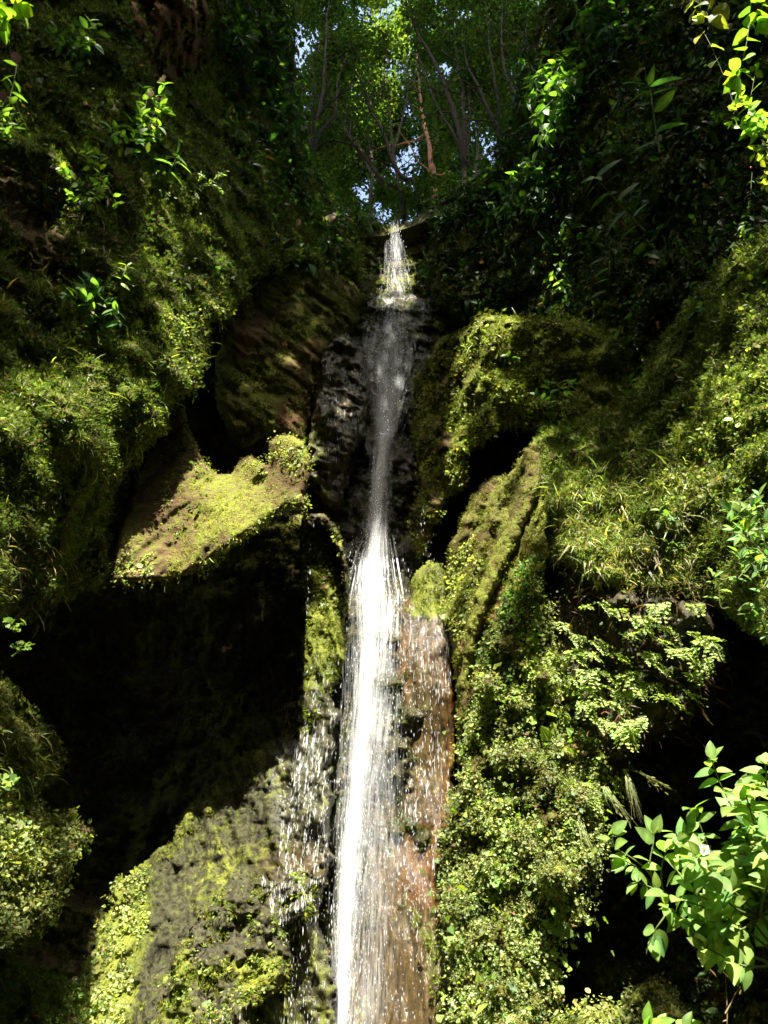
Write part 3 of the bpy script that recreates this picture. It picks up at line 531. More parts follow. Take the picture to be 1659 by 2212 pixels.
scatter(outcrop, 'grass', BLADE, 6, 30, GRASS_C, poly=[(-420, 1450), (120, 1590), (120, 1700), (-420, 1720)], mode='grass', lift=.05)
scatter(foot, 'moss', TUFT, 42, 10, (.08, .13, .02), lift=.05)
scatter(mound, 'moss', TUFT, 40, 9, (.07, .09, .02), lift=.04)
scatter(mound, 'round_leaves', ROUND, 36, 10, LIV_C, poly=[(1325, 2250), (1345, 2150), (1372, 2140), (1365, 2200), (1350, 2260)], mode='leaf', lift=.06, smin=0)
scatter(hump, 'round_leaves', ROUND, 55, 10, LIV_C, mode='leaf', lift=.07, smin=0)
o = scatter(terrain, 'moss', TUFT, 22, 9, (.05, .07, .014), clump=(60, -.05), lift=.04)
o.parent = None
o = scatter(terrain, 'dark_leaves', LEAFS, 7, 14, (.04, .07, .016), poly=[(640, 430), (830, 470), (840, 640), (780, 700), (700, 600), (600, 540)], mode='leaf', lift=.12); o.parent = None
o = scatter(terrain, 'moss', TUFT, 50, 6, (.12, .15, .02), poly=[(800, 610), (900, 600), (930, 680), (880, 720), (820, 668)], clump=(24, -.2), lift=.04); o.parent = None
o = scatter(terrain, 'undergrowth', LEAF, 9, 22, (.03, .055, .014), poly=[(1180, 1300), (2060, 1300), (2060, 2240), (1220, 2240)], mode='leaf', lift=.15, clump=(70, .05)); o.parent = None

# ------------------------------------------------------------------ where the added leaf screen lets the sun through
LIT = [([(-60, 820), (230, 790), (360, 880), (280, 1020), (120, 1140), (-60, 1200)], .85, 70),
       ([(-60, 440), (300, 420), (420, 560), (350, 690), (150, 760), (-60, 820)], .16, 80),
       ([(285, -60), (440, -60), (432, 150), (330, 180)], .14, 40), ([(-60, 330), (140, 340), (240, 560), (60, 640), (-60, 560)], .16, 50),
       ([(400, 480), (560, 460), (590, 560), (510, 620), (430, 600)], .22, 50),
       ([(425, 985), (480, 1005), (560, 980), (600, 925), (690, 930), (690, 1110), (560, 1155), (420, 1255), (360, 1280), (240, 1265), (265, 1190), (330, 1150), (380, 1080), (400, 960), (395, 900)], 1, 16),
       ([(270, 880), (350, 830), (395, 850), (350, 930), (290, 1000), (200, 1040)], 1, 30),
       ([(330, 700), (400, 640), (490, 610), (515, 660), (450, 710), (445, 830), (400, 865), (362, 800)], 1, 24),
       ([(1035, 675), (1110, 675), (1140, 715), (1085, 760), (1078, 850), (1040, 885), (1000, 940), (975, 900), (985, 760)], 1, 24),
       ([(1140, 690), (1220, 690), (1210, 740), (1150, 740)], .4, 20),
       ([(975, 900), (1010, 940), (1005, 985), (1018, 1045), (960, 1090), (930, 1180), (910, 1160), (950, 1060), (970, 990)], .85, 14),
       ([(1150, 945), (1300, 930), (1560, 850), (1570, 1040), (1300, 1100), (1180, 1150)], .5, 60),
       ([(1180, 1160), (1260, 1090), (1400, 1100), (1560, 1040), (1575, 900), (1590, 720), (1720, 640), (1720, 1420), (1500, 1330), (1260, 1280)], 1, 40),
       ([(1560, 560), (1720, 430), (1720, 680), (1590, 720)], .45, 40),
       ([(1000, 1420), (1060, 1300), (1180, 1230), (1530, 1280), (1550, 1500), (1400, 1570), (1460, 1760), (1320, 1900), (1260, 2000), (1240, 2320), (930, 2320), (945, 1900), (985, 1500)], 1, 20),
       ([(1090, 1400), (1140, 1260), (1185, 1240), (1180, 1420), (1165, 1560), (1110, 1520)], .25, 24),
       ([(640, 1310), (755, 1285), (870, 1235), (900, 1205), (975, 1205), (1005, 1400), (995, 2320), (150, 2320), (230, 1910), (330, 1815), (500, 1625), (640, 1570), (660, 1450)], 1, 14),
       ([(985, 1100), (1150, 945), (1195, 1000), (1180, 1190), (1100, 1300), (1060, 1400), (980, 1500), (955, 1300)], .75, 24),
       ([(-60, 1730), (100, 1750), (210, 1770), (200, 1840), (135, 1900), (130, 2000), (-60, 2070)], .6, 20), ([(-60, 1480), (130, 1600), (120, 1680), (-60, 1730)], .35, 40),
       ([(600, 782), (680, 755), (690, 775), (610, 802)], .6, 10), ([(620, 895), (662, 885), (660, 930), (560, 962), (540, 940)], .75, 14), ([(590, 850), (660, 838), (650, 862), (590, 872)], .6, 10),
       ([(700, 860), (765, 850), (765, 900), (705, 905)], .5, 20),
       ([(822, 490), (886, 490), (894, 600), (900, 668), (800, 672), (822, 600)], .95, 12), ([(895, 720), (930, 740), (900, 770)], .5, 12),
       ([(655, 1105), (700, 1105), (735, 1150), (755, 1260), (735, 1260), (715, 1170), (660, 1135)], .9, 8),
       ([(1130, 2190), (1340, 2150), (1345, 2320), (1130, 2320)], .8, 20), ([(1325, 2180), (1360, 2140), (1375, 2200), (1340, 2260)], .9, 12)]
def lit_at(u, v):
    x = np.full(u.shape, .025)
    for poly, val, soft in LIT:
        f = np.clip(sdf(poly, u, v) / soft + .5, 0, 1); x = x + (val - x) * f
    return x
VOTE = []                                            # (points, how much sun they get, weight)

# ------------------------------------------------------------------ water
def waterfall():
    root = empty('waterfall', px(740, 2200, 8.4))
    tag(root, 'tall narrow white waterfall dropping in steps down the centre of the gorge', 'waterfall')
    def strands(name, path, n, length, width, mat, spread=.42, zs=.12, seed=1, core=0.0, fade=None, tint=1):
        """thin falling threads; path rows are (v, u, distance, half width in photo pixels)"""
        r = np.random.default_rng(seed); A = np.array(path, float); b = Buf(); K = 7
        v0 = A[0, 0] + (A[-1, 0] - length * .4 - A[0, 0]) * r.random(n) ** (.85 if name == 'main_stream' else 1) + 10 * r.normal(size=n); ln = length * r.uniform(.35, 1.3, n)
        q = r.normal(size=n) * spread; q = np.where(r.random(n) < core, q * .35, q)
        if fade: q = q * (1 + fade * r.random(n))
        vv = v0[:, None] + ln[:, None] * np.linspace(0, 1, K)[None]
        f = lambda k: np.interp(vv, A[:, 0], A[:, k])
        u = f(1) + q[:, None] * f(3) + 1.2 * fbm2(np.repeat(q[:, None] * 90, K, 1), vv, 60, 2, seed)
        D = f(2) + (r.normal(size=n) * zs)[:, None]
        P = px(u, vv, D); wpx = width * np.exp(.45 * r.normal(size=n)); prof = np.sin(np.linspace(.12, math.pi - .12, K)) ** .6
        hw = .5 * wpx[:, None] * prof[None] * mpp(u, vv, D); yaw = r.uniform(-.9, .9, n)
        s = np.stack([np.cos(yaw), np.sin(yaw), 0 * yaw], -1)[:, None] * hw[..., None]
        V = np.stack([P - s, P + s], 2).reshape(n, K * 2, 3)
        off = (np.arange(n) * K * 2)[:, None, None]; Q = np.array([(2*i, 2*i+1, 2*i+3, 2*i+2) for i in range(K - 1)])[None] + off
        b.add(V.reshape(-1, 3), Q.reshape(-1, 4)); b.build(name, mat, root)
    up = [(486, 853, 12.7, 8), (520, 853, 12.5, 16), (580, 855, 12.2, 24), (630, 857, 12.0, 28), (662, 858, 11.8, 34)]
    strands('upper_plume', up, 800, 26, 1.9, WATER_THIN, .5, .15, 2)
    fan = [(655, 850, 11.85, 26), (700, 846, 11.5, 40), (770, 840, 11.2, 50), (840, 838, 10.9, 40), (900, 833, 10.7, 28), (945, 829, 10.5, 20)]
    strands('fanning_cascade', fan, 1400, 110, 3, WATER_THIN, .5, .05, 3)
    mid = [(900, 832, 10.5, 26), (960, 826, 10.4, 20), (1060, 818, 10.25, 19), (1150, 810, 10.1, 22), (1210, 803, 10.0, 32), (1300, 798, 9.7, 44)]
    strands('middle_stream', mid, 2300, 120, 2.6, WATER_THIN, .5, .10, 4, .5)
    main = [(1190, 804, 9.75, 30), (1280, 802, 9.5, 50), (1400, 802, 9.3, 52), (1550, 792, 9.1, 46), (1700, 774, 8.9, 36), (1850, 757, 8.7, 29), (2000, 746, 8.5, 24), (2120, 741, 8.4, 22), (2290, 735, 8.25, 22)]
    strands('main_stream', main, 6200, 74, 2.0, WATER, .5, .10, 5, .35)
    core = [(1300, 790, 9.4, 24), (1450, 788, 9.15, 22), (1600, 774, 8.95, 18), (1750, 762, 8.75, 16), (1900, 750, 8.55, 14), (2050, 743, 8.4, 14), (2290, 732, 8.2, 15)]
    strands('bright_core', core, 1150, 80, 2.2, WATER, .5, .08, 15, .3)
    veil = [(1270, 835, 9.75, 38), (1400, 826, 9.35, 40), (1600, 822, 9.0, 44), (1800, 815, 8.85, 46), (2000, 800, 8.65, 52), (2290, 790, 8.4, 60)]
    strands('side_veil', veil, 3000, 70, 2.0, WATER_VEIL, .5, .05, 6)
    # loose drops, stretched by their fall
    r = np.random.default_rng(9); b = Buf()
    octa = np.array([(-.35, 0, 0), (.35, 0, 0), (0, -.35, 0), (0, .35, 0), (0, 0, -1), (0, 0, 1)]); T = np.array([(0, 2, 5), (2, 1, 5), (1, 3, 5), (3, 0, 5), (2, 0, 4), (1, 2, 4), (3, 1, 4), (0, 3, 4)])
    def drops(path, n, sp, size, st):
        A = np.array(path, float); v = r.uniform(A[0, 0], A[-1, 0], n); q = r.normal(size=n) * sp
        u = np.interp(v, A[:, 0], A[:, 1]) + q * np.interp(v, A[:, 0], A[:, 3]); D = np.interp(v, A[:, 0], A[:, 2]) - np.abs(r.normal(size=n)) * .12
        s = .5 * size * mpp(u, v, D) * np.exp(.4 * r.normal(size=n)); P = px(u, v, D)
        V = octa[None] * s[:, None, None] * np.array([1, 1, st]); V = V + P[:, None]
        b.add(V.reshape(-1, 3), None, (T[None] + (np.arange(n) * 6)[:, None, None]).reshape(-1, 3))
    drops(up, 420, .6, 1.8, 1.6); drops(fan, 160, .6, 1.5, 2); drops(mid[3:], 150, 1.1, 1.8, 2); drops(main, 1500, .95, 2.3, 2.4)
    drops(veil, 900, .7, 2.0, 2.2); drops([(1300, 905, 9.1, 40), (1700, 915, 8.75, 40), (2000, 900, 8.35, 40), (2250, 900, 8.1, 60)], 420, .7, 2.0, 2)
    drops([(1120, 672, 9.3, 14), (1200, 668, 9.2, 5), (1330, 665, 9.2, 4)], 40, .5, 1.8, 3); drops([(1920, 660, 7.7, 40), (2212, 640, 7.5, 60)], 220, .7, 2.0, 3)
    drops([(1080, 910, 9.7, 15), (1230, 925, 9.5, 10)], 30, .6, 1.6, 3)
    d = b.build('spray', DROP, root); d['kind'] = 'stuff'
    # sun glints on the wet rock, modelled as short white water threads
    b = Buf()
    for m_, poly, n in ((slab, [(655, 1440), (728, 1420), (724, 1700), (712, 1860), (640, 1900), (600, 1880), (610, 1760), (640, 1600)], 2000), (wets, [(868, 1330), (970, 1330), (975, 1560), (930, 1700), (870, 1900), (850, 1900), (862, 1500)], 1000),
                        (wets, [(860, 1600), (985, 1600), (960, 1840), (900, 2020), (860, 2020)], 420), (crag, [(560, 1890), (700, 1890), (690, 1980), (600, 2000)], 1000), (crag, [(420, 2180), (640, 2150), (640, 2260), (420, 2260)], 400), (butt, [(690, 780), (790, 780), (780, 960), (700, 1000)], 300)):
        O = np.array(poly, float); u = r.uniform(O[:, 0].min(), O[:, 0].max(), n); v = r.uniform(O[:, 1].min(), O[:, 1].max(), n)
        slope = -.12 if m_ is slab else 0.0
        k = (sdf(O, u, v) > 0) & (noise3(np.stack([(u - slope * v) / 9, v / 160, u * 0 + n], -1)) + .25 * r.normal(size=n) > .05); u, v = u[k], v[k]
        for t in range(len(u)):
            L = r.uniform(4, 16) * (2.2 if r.random() < .2 else 1); q = np.linspace(0, 1, 4); uu = u[t] + slope * L * q + .5 * r.normal(size=4); vv = v[t] + L * q
            P, N, ok, D, s_ = at(m_, uu, vv)
            if not ok.all(): continue
            P = CAM + ray(uu, vv) * (D - .02)[:, None]; wpx = r.uniform(.18, .62) * mpp(uu[0], vv[0], D[0])
            tube(b, P, wpx * np.array([.3, .8, 1.0, .5]), (1, 1, 1), 4)
    d = b.build('glint_rivulet', GLINT_RIVULET, root); d['kind'] = 'stuff'
waterfall()

# ------------------------------------------------------------------ trees above the lip
GAPS = [(650, 105, 20), (667, 200, 13), (648, 150, 14), (728, 55, 12), (745, 0, 12), (1010, 30, 22), (958, 150, 24), (785, 422, 22), (765, 405, 13), (1062, 335, 20), (880, 245, 18), (1085, 305, 12), (700, 20, 13), (640, 60, 20), (862, 205, 10), (812, 285, 12), (805, 405, 10), (818, 440, 12), (720, 180, 10), (935, 60, 10), (1020, 220, 10), (890, 410, 9)]
CLUMP = []; TREE_VOTE = []
def tree(label, limbs, base, crown_seed, bark=BARK, group=None, col=(.018, .034, .007), name='tree'):
    """limbs: list of (polyline of (u, v, distance), root radius in metres); the first is the trunk"""
    root = empty(name, px(*base)); tag(root, label, 'tree', group)
    skel = []
    for i, (pts, rad) in enumerate(limbs):
        pp = [px(*p) for p in pts]
        if i == 0: pp = [np.array([pp[0][0], pp[0][1], 13.5])] + pp
        W = smooth_path(pp, 26); W = W + .05 * fbm(W * 1.1, 2)[:, None] * np.array([1, 1, .3])
        b = Buf(); tube(b, W, np.linspace(rad * .8, rad * .2, len(W)), (1, 1, 1), 7)
        r = np.random.default_rng(crown_seed * 50 + i); side = []
        for k in range(9):                           # side twigs
            j = r.integers(8, 24); d = unit(W[min(j + 1, 25)] - W[j - 1]) * .7 + unit(r.normal(size=3)) * .8
            L = r.uniform(.8, 2.4) * max(rad / .12, .7); tw = W[j] + d * L * np.linspace(0, 1, 8)[:, None] + np.cumsum(.06 * r.normal(size=(8, 3)), 0)
            side.append((tw, np.linspace(rad * .22, rad * .05, 8)))
            skel.append(tw[-1]); skel.append(tw[4])
        lo = b.build('trunk' if i == 0 else 'limb', bark, root, True)
        for tw, rr in side: b2 = Buf(); tube(b2, tw, rr, (1, 1, 1), 5); b2.build('side_branch', bark, lo, True)
        skel += list(W[10::3]); TREE_VOTE.append((W[4:], .02, 2.0)); VOTE.append((W[W[:, 2] < 24], .0, 8.0))
    t = dict(root=root, skel=np.array(skel), col=col, b=Buf(), n=0); CLUMP.append(t); return t
TG = 'trees above the waterfall lip'
tree('many-stemmed tree with a crooked trunk on the left rim above the waterfall', [
    ([(668, 345, 13), (672, 300, 13.3), (690, 240, 13.6), (700, 170, 14), (705, 60, 14.5), (712, -40, 15)], .12), ([(668, 335, 13), (690, 285, 13.4), (722, 245, 13.8), (730, 170, 14.2), (760, 90, 15)], .09), ([(670, 330, 13), (676, 250, 13.2), (682, 180, 13.2), (668, 110, 13.5)], .06), ([(680, 325, 13), (705, 305, 13), (745, 308, 13.3), (790, 320, 13.8)], .05)], (668, 350, 13), 1, group=TG)
tree('thin dark tree leaning left from the waterfall lip, lower of the two leaning trunks', [
    ([(872, 440, 14.5), (829, 394, 14.7), (790, 344, 15), (759, 305, 15.2), (738, 262, 15.4), (731, 248, 15.5), (700, 215, 15.7), (690, 150, 16)], .10), ([(759, 305, 15.2), (752, 250, 15.4), (735, 180, 15.8)], .05)], (872, 445, 14.5), 2, group=TG)
tree('thin dark tree with a kinked trunk leaning left from the lip beside the pine', [
    ([(905, 425, 15), (872, 387, 15.2), (856, 363, 15.4), (837, 312, 15.8), (817, 266, 16), (798, 236, 16.2), (790, 191, 16.4), (763, 145, 16.8), (745, 60, 17)], .11), ([(798, 236, 16.2), (825, 190, 16.5), (835, 110, 17)], .05), ([(856, 363, 15.4), (800, 340, 15.2), (760, 345, 15.2)], .04)], (905, 430, 15), 3, group=TG)
tree('tall pine with reddish bare trunk standing behind the leaning trees', [
    ([(938, 400, 22), (934, 379, 22), (927, 312, 22.6), (913, 250, 23.2), (905, 180, 24), (898, 100, 25)], .20)], (938, 405, 22), 4, PINE_BARK, TG, (.03, .055, .02), 'pine_tree')
tree('tall dark tree fanning into many upright stems on the right rim', [
    ([(1005, 370, 14), (989, 273, 14.5), (970, 210, 15), (950, 156, 15.4), (920, 100, 16), (891, 50, 16.5), (870, -30, 17)], .13), ([(1005, 355, 14), (1003, 260, 14.4), (997, 176, 15), (985, 100, 15.5), (974, 10, 16)], .11), ([(1008, 360, 14), (985, 300, 14.2), (945, 230, 14.8), (915, 150, 15.5), (900, 110, 16)], .07), ([(1008, 340, 14), (1015, 240, 14.5), (1012, 140, 15), (1030, 40, 15.6)], .07)], (1005, 380, 14), 5, group=TG)
tree('dark slender tree with long rising limbs between the fanning tree and right cliff', [
    ([(1085, 320, 13), (1060, 250, 13.5), (1030, 180, 14), (1009, 137, 14.4), (995, 40, 15)], .10), ([(1120, 235, 12.5), (1100, 180, 13), (1087, 140, 13.4), (1083, 60, 14), (1090, -30, 14.5)], .09), ([(1085, 315, 13), (1075, 220, 13.2), (1060, 120, 13.8), (1050, 0, 14.5)], .07), ([(1110, 240, 12.6), (1125, 150, 13), (1140, 50, 13.4)], .06)], (1085, 325, 13), 6, group=TG)
tree('far bushy green tree filling the gap behind the leaning trunks', [([(800, 460, 24), (805, 380, 24.5), (795, 250, 25.5), (800, 100, 27)], .16), ([(805, 380, 24.5), (770, 300, 25), (740, 200, 26)], .10)], (800, 465, 24), 7, group=TG, col=(.026, .050, .010))
tree('far dark conifer behind the tree with many upright stems', [([(1030, 430, 25), (1030, 330, 25.5), (1040, 200, 27), (1040, 60, 29)], .18)], (1030, 435, 25), 8, group=TG, col=(.025, .05, .018))
tree('far tree with light yellow-green crown at the top centre of the sky gap', [([(860, 440, 22), (850, 330, 22.5), (838, 200, 23.5), (838, 40, 25)], .14), ([(850, 330, 22.5), (880, 200, 23.5), (880, 100, 24.5)], .08)], (860, 445, 22), 9, group=TG, col=(.10, .15, .025))
def crowns():
    r = np.random.default_rng(21); region = [(590, -70), (1200, -70), (1140, 200), (1090, 300), (1040, 400), (900, 470), (860, 480), (830, 470), (790, 462), (740, 445), (690, 400), (630, 320)]
    T = [t for t in CLUMP]; sk = [topx(t['skel']) for t in T]
    def fill(t, n, rad, per, size, D, poly, lit):
        O = np.array(poly, float); lo, hi = O.min(0), O.max(0); u = r.uniform(lo[0], hi[0], n); v = r.uniform(lo[1], hi[1], n)
        k = (sdf(O, u, v) > 0) & (fbm2(u, v, 60, 2, 8) > -.22)
        for g in GAPS: k &= (u - g[0]) ** 2 + (v - g[1]) ** 2 > (g[2] * .9 + rad * .25) ** 2
        u, v = u[k], v[k]; n = len(u)
        if not n: return
        Dd = D * 1.05 + np.abs(r.normal(size=n)) * D * .05; C = px(u, v, Dd); rm = rad * mpp(u, v, Dd) * r.uniform(.6, 1.3, n)
        # twig to the clump and its leaves
        x = r.normal(size=(n, per, 3)); x *= (np.abs(r.normal(size=(n, per, 1))) ** .5) / np.linalg.norm(x, axis=-1, keepdims=True)
        P = (C[:, None] + x * rm[:, None, None] * np.array([1.2, 1.2, .75])).reshape(-1, 3)
        uu, vv = topx(P); keep = np.ones(len(P), bool)
        for g in GAPS: keep &= ((uu - g[0]) ** 2 + (vv - g[1]) ** 2 > (g[2] * .7) ** 2) | (r.random(len(P)) < .2)
        P = P[keep]; m_ = len(P); sz = size * np.repeat(mpp(u, v, Dd), per)[keep] * np.exp(.25 * r.normal(size=m_))
        al = unit(r.normal(size=(m_, 3)) - .4 * UP); no = unit(r.normal(size=(m_, 3)) + .8 * UP)
        instance(t['b'], LEAFS, P, al, no, sz, tints(m_, t['col'], .3, .15, r)); TREE_VOTE.append((P[::2], lit, 1.0))
    fill(T[0], 230, 32, 60, 9, 14, [(600, -60), (790, -60), (770, 150), (740, 300), (690, 400), (630, 300)], .04)
    fill(T[1], 60, 28, 50, 8.5, 15.5, [(670, 130), (760, 130), (800, 300), (740, 330), (680, 300)], .04)
    fill(T[1], 120, 20, 50, 8, 16, [(730, 380), (860, 380), (870, 470), (790, 462), (740, 445)], .03)
    fill(T[6], 150, 20, 60, 8, 24, [(822, 280), (950, 280), (960, 400), (930, 470), (850, 484), (835, 440)], .03)
    fill(T[4], 45, 20, 60, 8, 13.6, [(830, 420), (960, 380), (1010, 370), (970, 440), (890, 478), (845, 470)], .03)
    fill(T[2], 70, 28, 50, 8.5, 16.5, [(720, -20), (830, -20), (840, 200), (820, 300), (760, 250)], .05)
    fill(T[3], 110, 26, 60, 7, 23, [(880, 160), (960, 160), (975, 300), (945, 330), (880, 290)], .03)
    fill(T[4], 260, 32, 56, 8.5, 15.5, [(880, -60), (1060, -60), (1050, 150), (1000, 300), (940, 260), (890, 130)], .04)
    fill(T[5], 220, 32, 56, 9, 13.8, [(990, -60), (1190, -60), (1130, 220), (1080, 300), (1020, 200)], .04)
    fill(T[6], 1000, 22, 60, 8, 25, [(640, 200), (880, 200), (880, 440), (830, 465), (740, 440), (680, 380)], .07)
    fill(T[6], 480, 24, 60, 8, 26, [(620, -60), (800, -60), (800, 200), (650, 200)], .10)
    fill(T[7], 700, 26, 60, 8, 26, [(900, 120), (1120, 60), (1120, 330), (1060, 400), (960, 440), (890, 400)], .04)
    fill(T[7], 420, 26, 60, 8, 28, [(900, -60), (1180, -60), (1150, 120), (900, 150)], .05)
    fill(T[8], 300, 22, 60, 7.5, 23, [(780, -60), (890, -60), (880, 120), (850, 200), (810, 290), (770, 240), (790, 100)], .9)
    for t in CLUMP: t['b'].build('crown', CROWN_M, t['root'])
crowns()

# ------------------------------------------------------------------ single plants
def rotate_about(v, axis, ang):
    return v * math.cos(ang) + np.cross(axis, v) * math.sin(ang) + axis * (axis @ v) * (1 - math.cos(ang))
def plant(name, label, cat, stems, length, tint, n=8, span=(.25, 1.0), tm=LEAF, spread=1.0, fwd=.5, droop=.35, face=.6, rad=.006, lit=None, group=None, seed=1, wide=1.0, dv=.26, tip=3, opposite=False, parent_extra=None, stemcol=(.10, .13, .04), planar=False):
    """stems: polylines of (u, v, distance); leaves sit alternately along each, length in photo pixels"""
    r = np.random.default_rng(seed + 100); base = px(*stems[0][0]); root = empty(name, base); tag(root, label, cat, group)
    def wall(u, v):
        d = [float(q[3]) for q in (at(m_, u, v) for m_ in (left, upper, right, shoulder, inner, outcrop)) if bool(q[2])]
        return min(d) if d else None
    b0 = stems[0][0]; wb = wall(b0[0], b0[1])
    if wb and abs(wb - b0[2]) < 1.6:                     # root it on the rock it grows from, its tips clear of the rock
        sh = wb + .02 - b0[2]; new = []
        for st in stems:
            q = []
            for i, (u, v, d) in enumerate(st):
                w_ = wall(u, v) if i else None; q.append((u, v, d + sh if w_ is None else min(d + sh, w_ - .10 - .05 * i)))
            new.append(q)
        stems = new; root.location = px(*stems[0][0])
    sb, lb = Buf(), Buf(); PP, AA, NN, SS = [], [], [], []
    for pts in stems:
        W = smooth_path([px(*p) for p in pts], 20); W = W + .012 * r.normal(size=3) * np.sin(np.linspace(0, 5, 20))[:, None]
        tube(sb, W, np.linspace(rad, rad * .45, 20), stemcol, 5)
        L = length * mpp(pts[-1][0], pts[-1][1], pts[-1][2])
        view = unit(CAM - W[10]); roll = r.uniform(0, 6.28)
        ts = np.linspace(span[0], span[1], n)
        for i, t in enumerate(ts):
            x = t * 18.99; j = int(x); p = W[j] + (W[min(j + 1, 19)] - W[j]) * (x - j); tg = unit(W[min(j + 1, 19)] - W[max(j - 1, 0)])
            side = unit(np.cross(tg, view)) * (1 if i % 2 else -1)
            if not planar: side = rotate_about(side, tg, r.uniform(-1.1, 1.1) if not opposite else (i // 2) * 1.57 + r.uniform(-.3, .3))
            for sgn in ((1, -1) if opposite else (1,)):
                a = unit(sgn * side * spread + tg * fwd - UP * droop * r.uniform(.4, 1.3) + .18 * r.normal(size=3) + view * .15)
                PP.append(p); AA.append(a); NN.append(unit(UP * .8 + view * face + SV * .2 + .25 * r.normal(size=3))); SS.append(L * r.uniform(.65, 1.12) * (1 - .25 * abs(t - .6)))
        for k in range(tip):
            a = unit(unit(W[-1] - W[-3]) * .8 + .7 * r.normal(size=3) - UP * droop * .6 + view * .2)
            PP.append(W[-1]); AA.append(a); NN.append(unit(UP * .8 + view * face + .3 * r.normal(size=3))); SS.append(L * r.uniform(.5, .95))
    PP, AA, NN, SS = map(np.array, (PP, AA, NN, SS))
    instance(lb, tm, PP, AA, NN, SS, tints(len(PP), tint, dv, .14, r), np.full(len(PP), wide))
    sb.build('stem', STEM_M, root, True); lb.build('foliage', LEAF_M, root, True)
    if lit is not None:
        for f in (.2, .5, .8): VOTE.append((PP + AA * (SS * f)[:, None], lit, 3.0))
    return root
def twigs(hub, poly, k, D, seed, dspread=.25):
    """twigs from a hub to tips spread over an outline"""
    r = np.random.default_rng(seed); O = np.array(poly, float); out = []
    while len(out) < k:
        q = r.uniform(O.min(0), O.max(0))
        if sdf(O, q[:1], q[1:])[0] > 0:
            d = D + r.normal() * dspread; mid = (np.array(hub[:2]) * .45 + q * .55) + r.normal(size=2) * 14 + np.array([0, 12])
            out.append([(hub[0], hub[1], hub[2]), (mid[0], mid[1], (hub[2] + d) / 2), (q[0], q[1], d)])
    return out
def flower(root, u, v, D, r_px, mat, petals=5, name='flower'):
    P = px(u, v, D); s = r_px * mpp(u, v, D); b = Buf(); view = unit(CAM - P)
    a = unit(np.cross(view, UP)); bb = np.cross(view, a)
    for k in range(petals):
        t = k * 2 * math.pi / petals; d = a * math.cos(t) + bb * math.sin(t)
        instance(b, ROUND, P[None], unit(d + view * .25)[None], view[None], [s], (1, 1, 1), 1.1)
    o = b.build(name, mat, root); b2 = Buf(); instance(b2, ROUND, np.tile(P, (5, 1)) + view * s * .12, unit(rng.normal(size=(5, 3))), np.tile(view, (5, 1)), np.full(5, s * .32), (1, 1, 1), 1.1); b2.build('flower_centre', STAMEN, o); VOTE.append((P + .04 * rng.normal(size=(12, 3)), 1.0, 3.0)); return o
BRIGHT, MID, DARK = (.155, .245, .055), (.09, .17, .035), (.045, .085, .02)
big = plant('shrub', 'large broad-leaved shrub with one white flower at the lower right edge', 'shrub',
    [[(1700, 2080, 3.5), (1620, 1860, 3.5), (1572, 1720, 3.5), (1546, 1636, 3.5)], [(1700, 2080, 3.5), (1600, 1950, 3.6), (1540, 1850, 3.6), (1500, 1755, 3.6)], [(1700, 2080, 3.5), (1580, 1985, 3.6), (1450, 1935, 3.7), (1372, 1905, 3.8)],
     [(1690, 2090, 3.5), (1600, 2050, 3.5), (1500, 2000, 3.6), (1440, 1965, 3.6)], [(1720, 2000, 3.4), (1670, 1760, 3.4), (1655, 1650, 3.4)], [(1700, 2080, 3.4), (1600, 2080, 3.4), (1525, 2056, 3.4)], [(1690, 2080, 3.5), (1610, 1900, 3.5), (1520, 1850, 3.6), (1462, 1815, 3.6)], [(1710, 2080, 3.3), (1650, 1850, 3.3), (1612, 1705, 3.3)]]
    + twigs((1640, 1980, 3.5), [(1400, 1890), (1470, 1830), (1530, 1760), (1600, 1700), (1690, 1660), (1700, 2060), (1540, 2050), (1450, 1990)], 32, 3.5, 4),
    46, BRIGHT, n=7, span=(.4, 1), tm=tmpl_leaf(5, .56, .10, -.22), droop=.45, face=.75, rad=.006, lit=1.0, seed=3, opposite=True)
flower(big, 1521, 1835, 3.25, 11, PETAL_W)
plant('shrub', 'small broad-leaved shrub reaching left in front of the round-leaf rock bluff', 'shrub',
    [[(1440, 1960, 3.9), (1400, 1890, 3.9), (1330, 1830, 3.9), (1318, 1790, 3.9)], [(1440, 1960, 3.9), (1408, 1870, 3.9), (1406, 1800, 3.9)], [(1440, 1960, 3.9), (1380, 1880, 3.9), (1345, 1850, 3.8)], [(1445, 1965, 3.9), (1420, 2000, 3.9), (1410, 2030, 3.9)], [(1440, 1960, 3.9), (1430, 1880, 3.9), (1440, 1830, 3.9)]],
    44, BRIGHT, n=4, span=(.55, 1), tm=tmpl_leaf(5, .6, .10, -.22), droop=.3, face=.8, rad=.005, lit=1.0, seed=5, tip=3)
plant('shrub', 'glossy upright shrub with drooping stems at the right edge beside the grassy cliff', 'shrub',
    twigs((1680, 1220, 4.3), [(1555, 1080), (1600, 1050), (1680, 1060), (1690, 1230), (1600, 1250), (1560, 1180)], 17, 4.2, 8) + [[(1680, 1200, 4.3), (1640, 1280, 4.2), (1626, 1330, 4.15)], [(1690, 1230, 4.3), (1650, 1320, 4.2), (1655, 1370, 4.2)]],
    32, (.13, .22, .05), n=6, span=(.35, 1), tm=tmpl_leaf(5, .5, .12, -.15), droop=-.1, face=.7, rad=.005, lit=1.0, seed=7, tip=4)
plant('seedling', 'slim light-green seedling curling out under the right end of the grassy overhang', 'plant',
    [[(1575, 1312, 4.9), (1556, 1310, 4.9), (1552, 1270, 4.9), (1540, 1236, 4.9)]], 30, BRIGHT, n=5, span=(.5, 1), tm=LEAFN, droop=.2, rad=.004, lit=1.0, seed=9, wide=1.3)
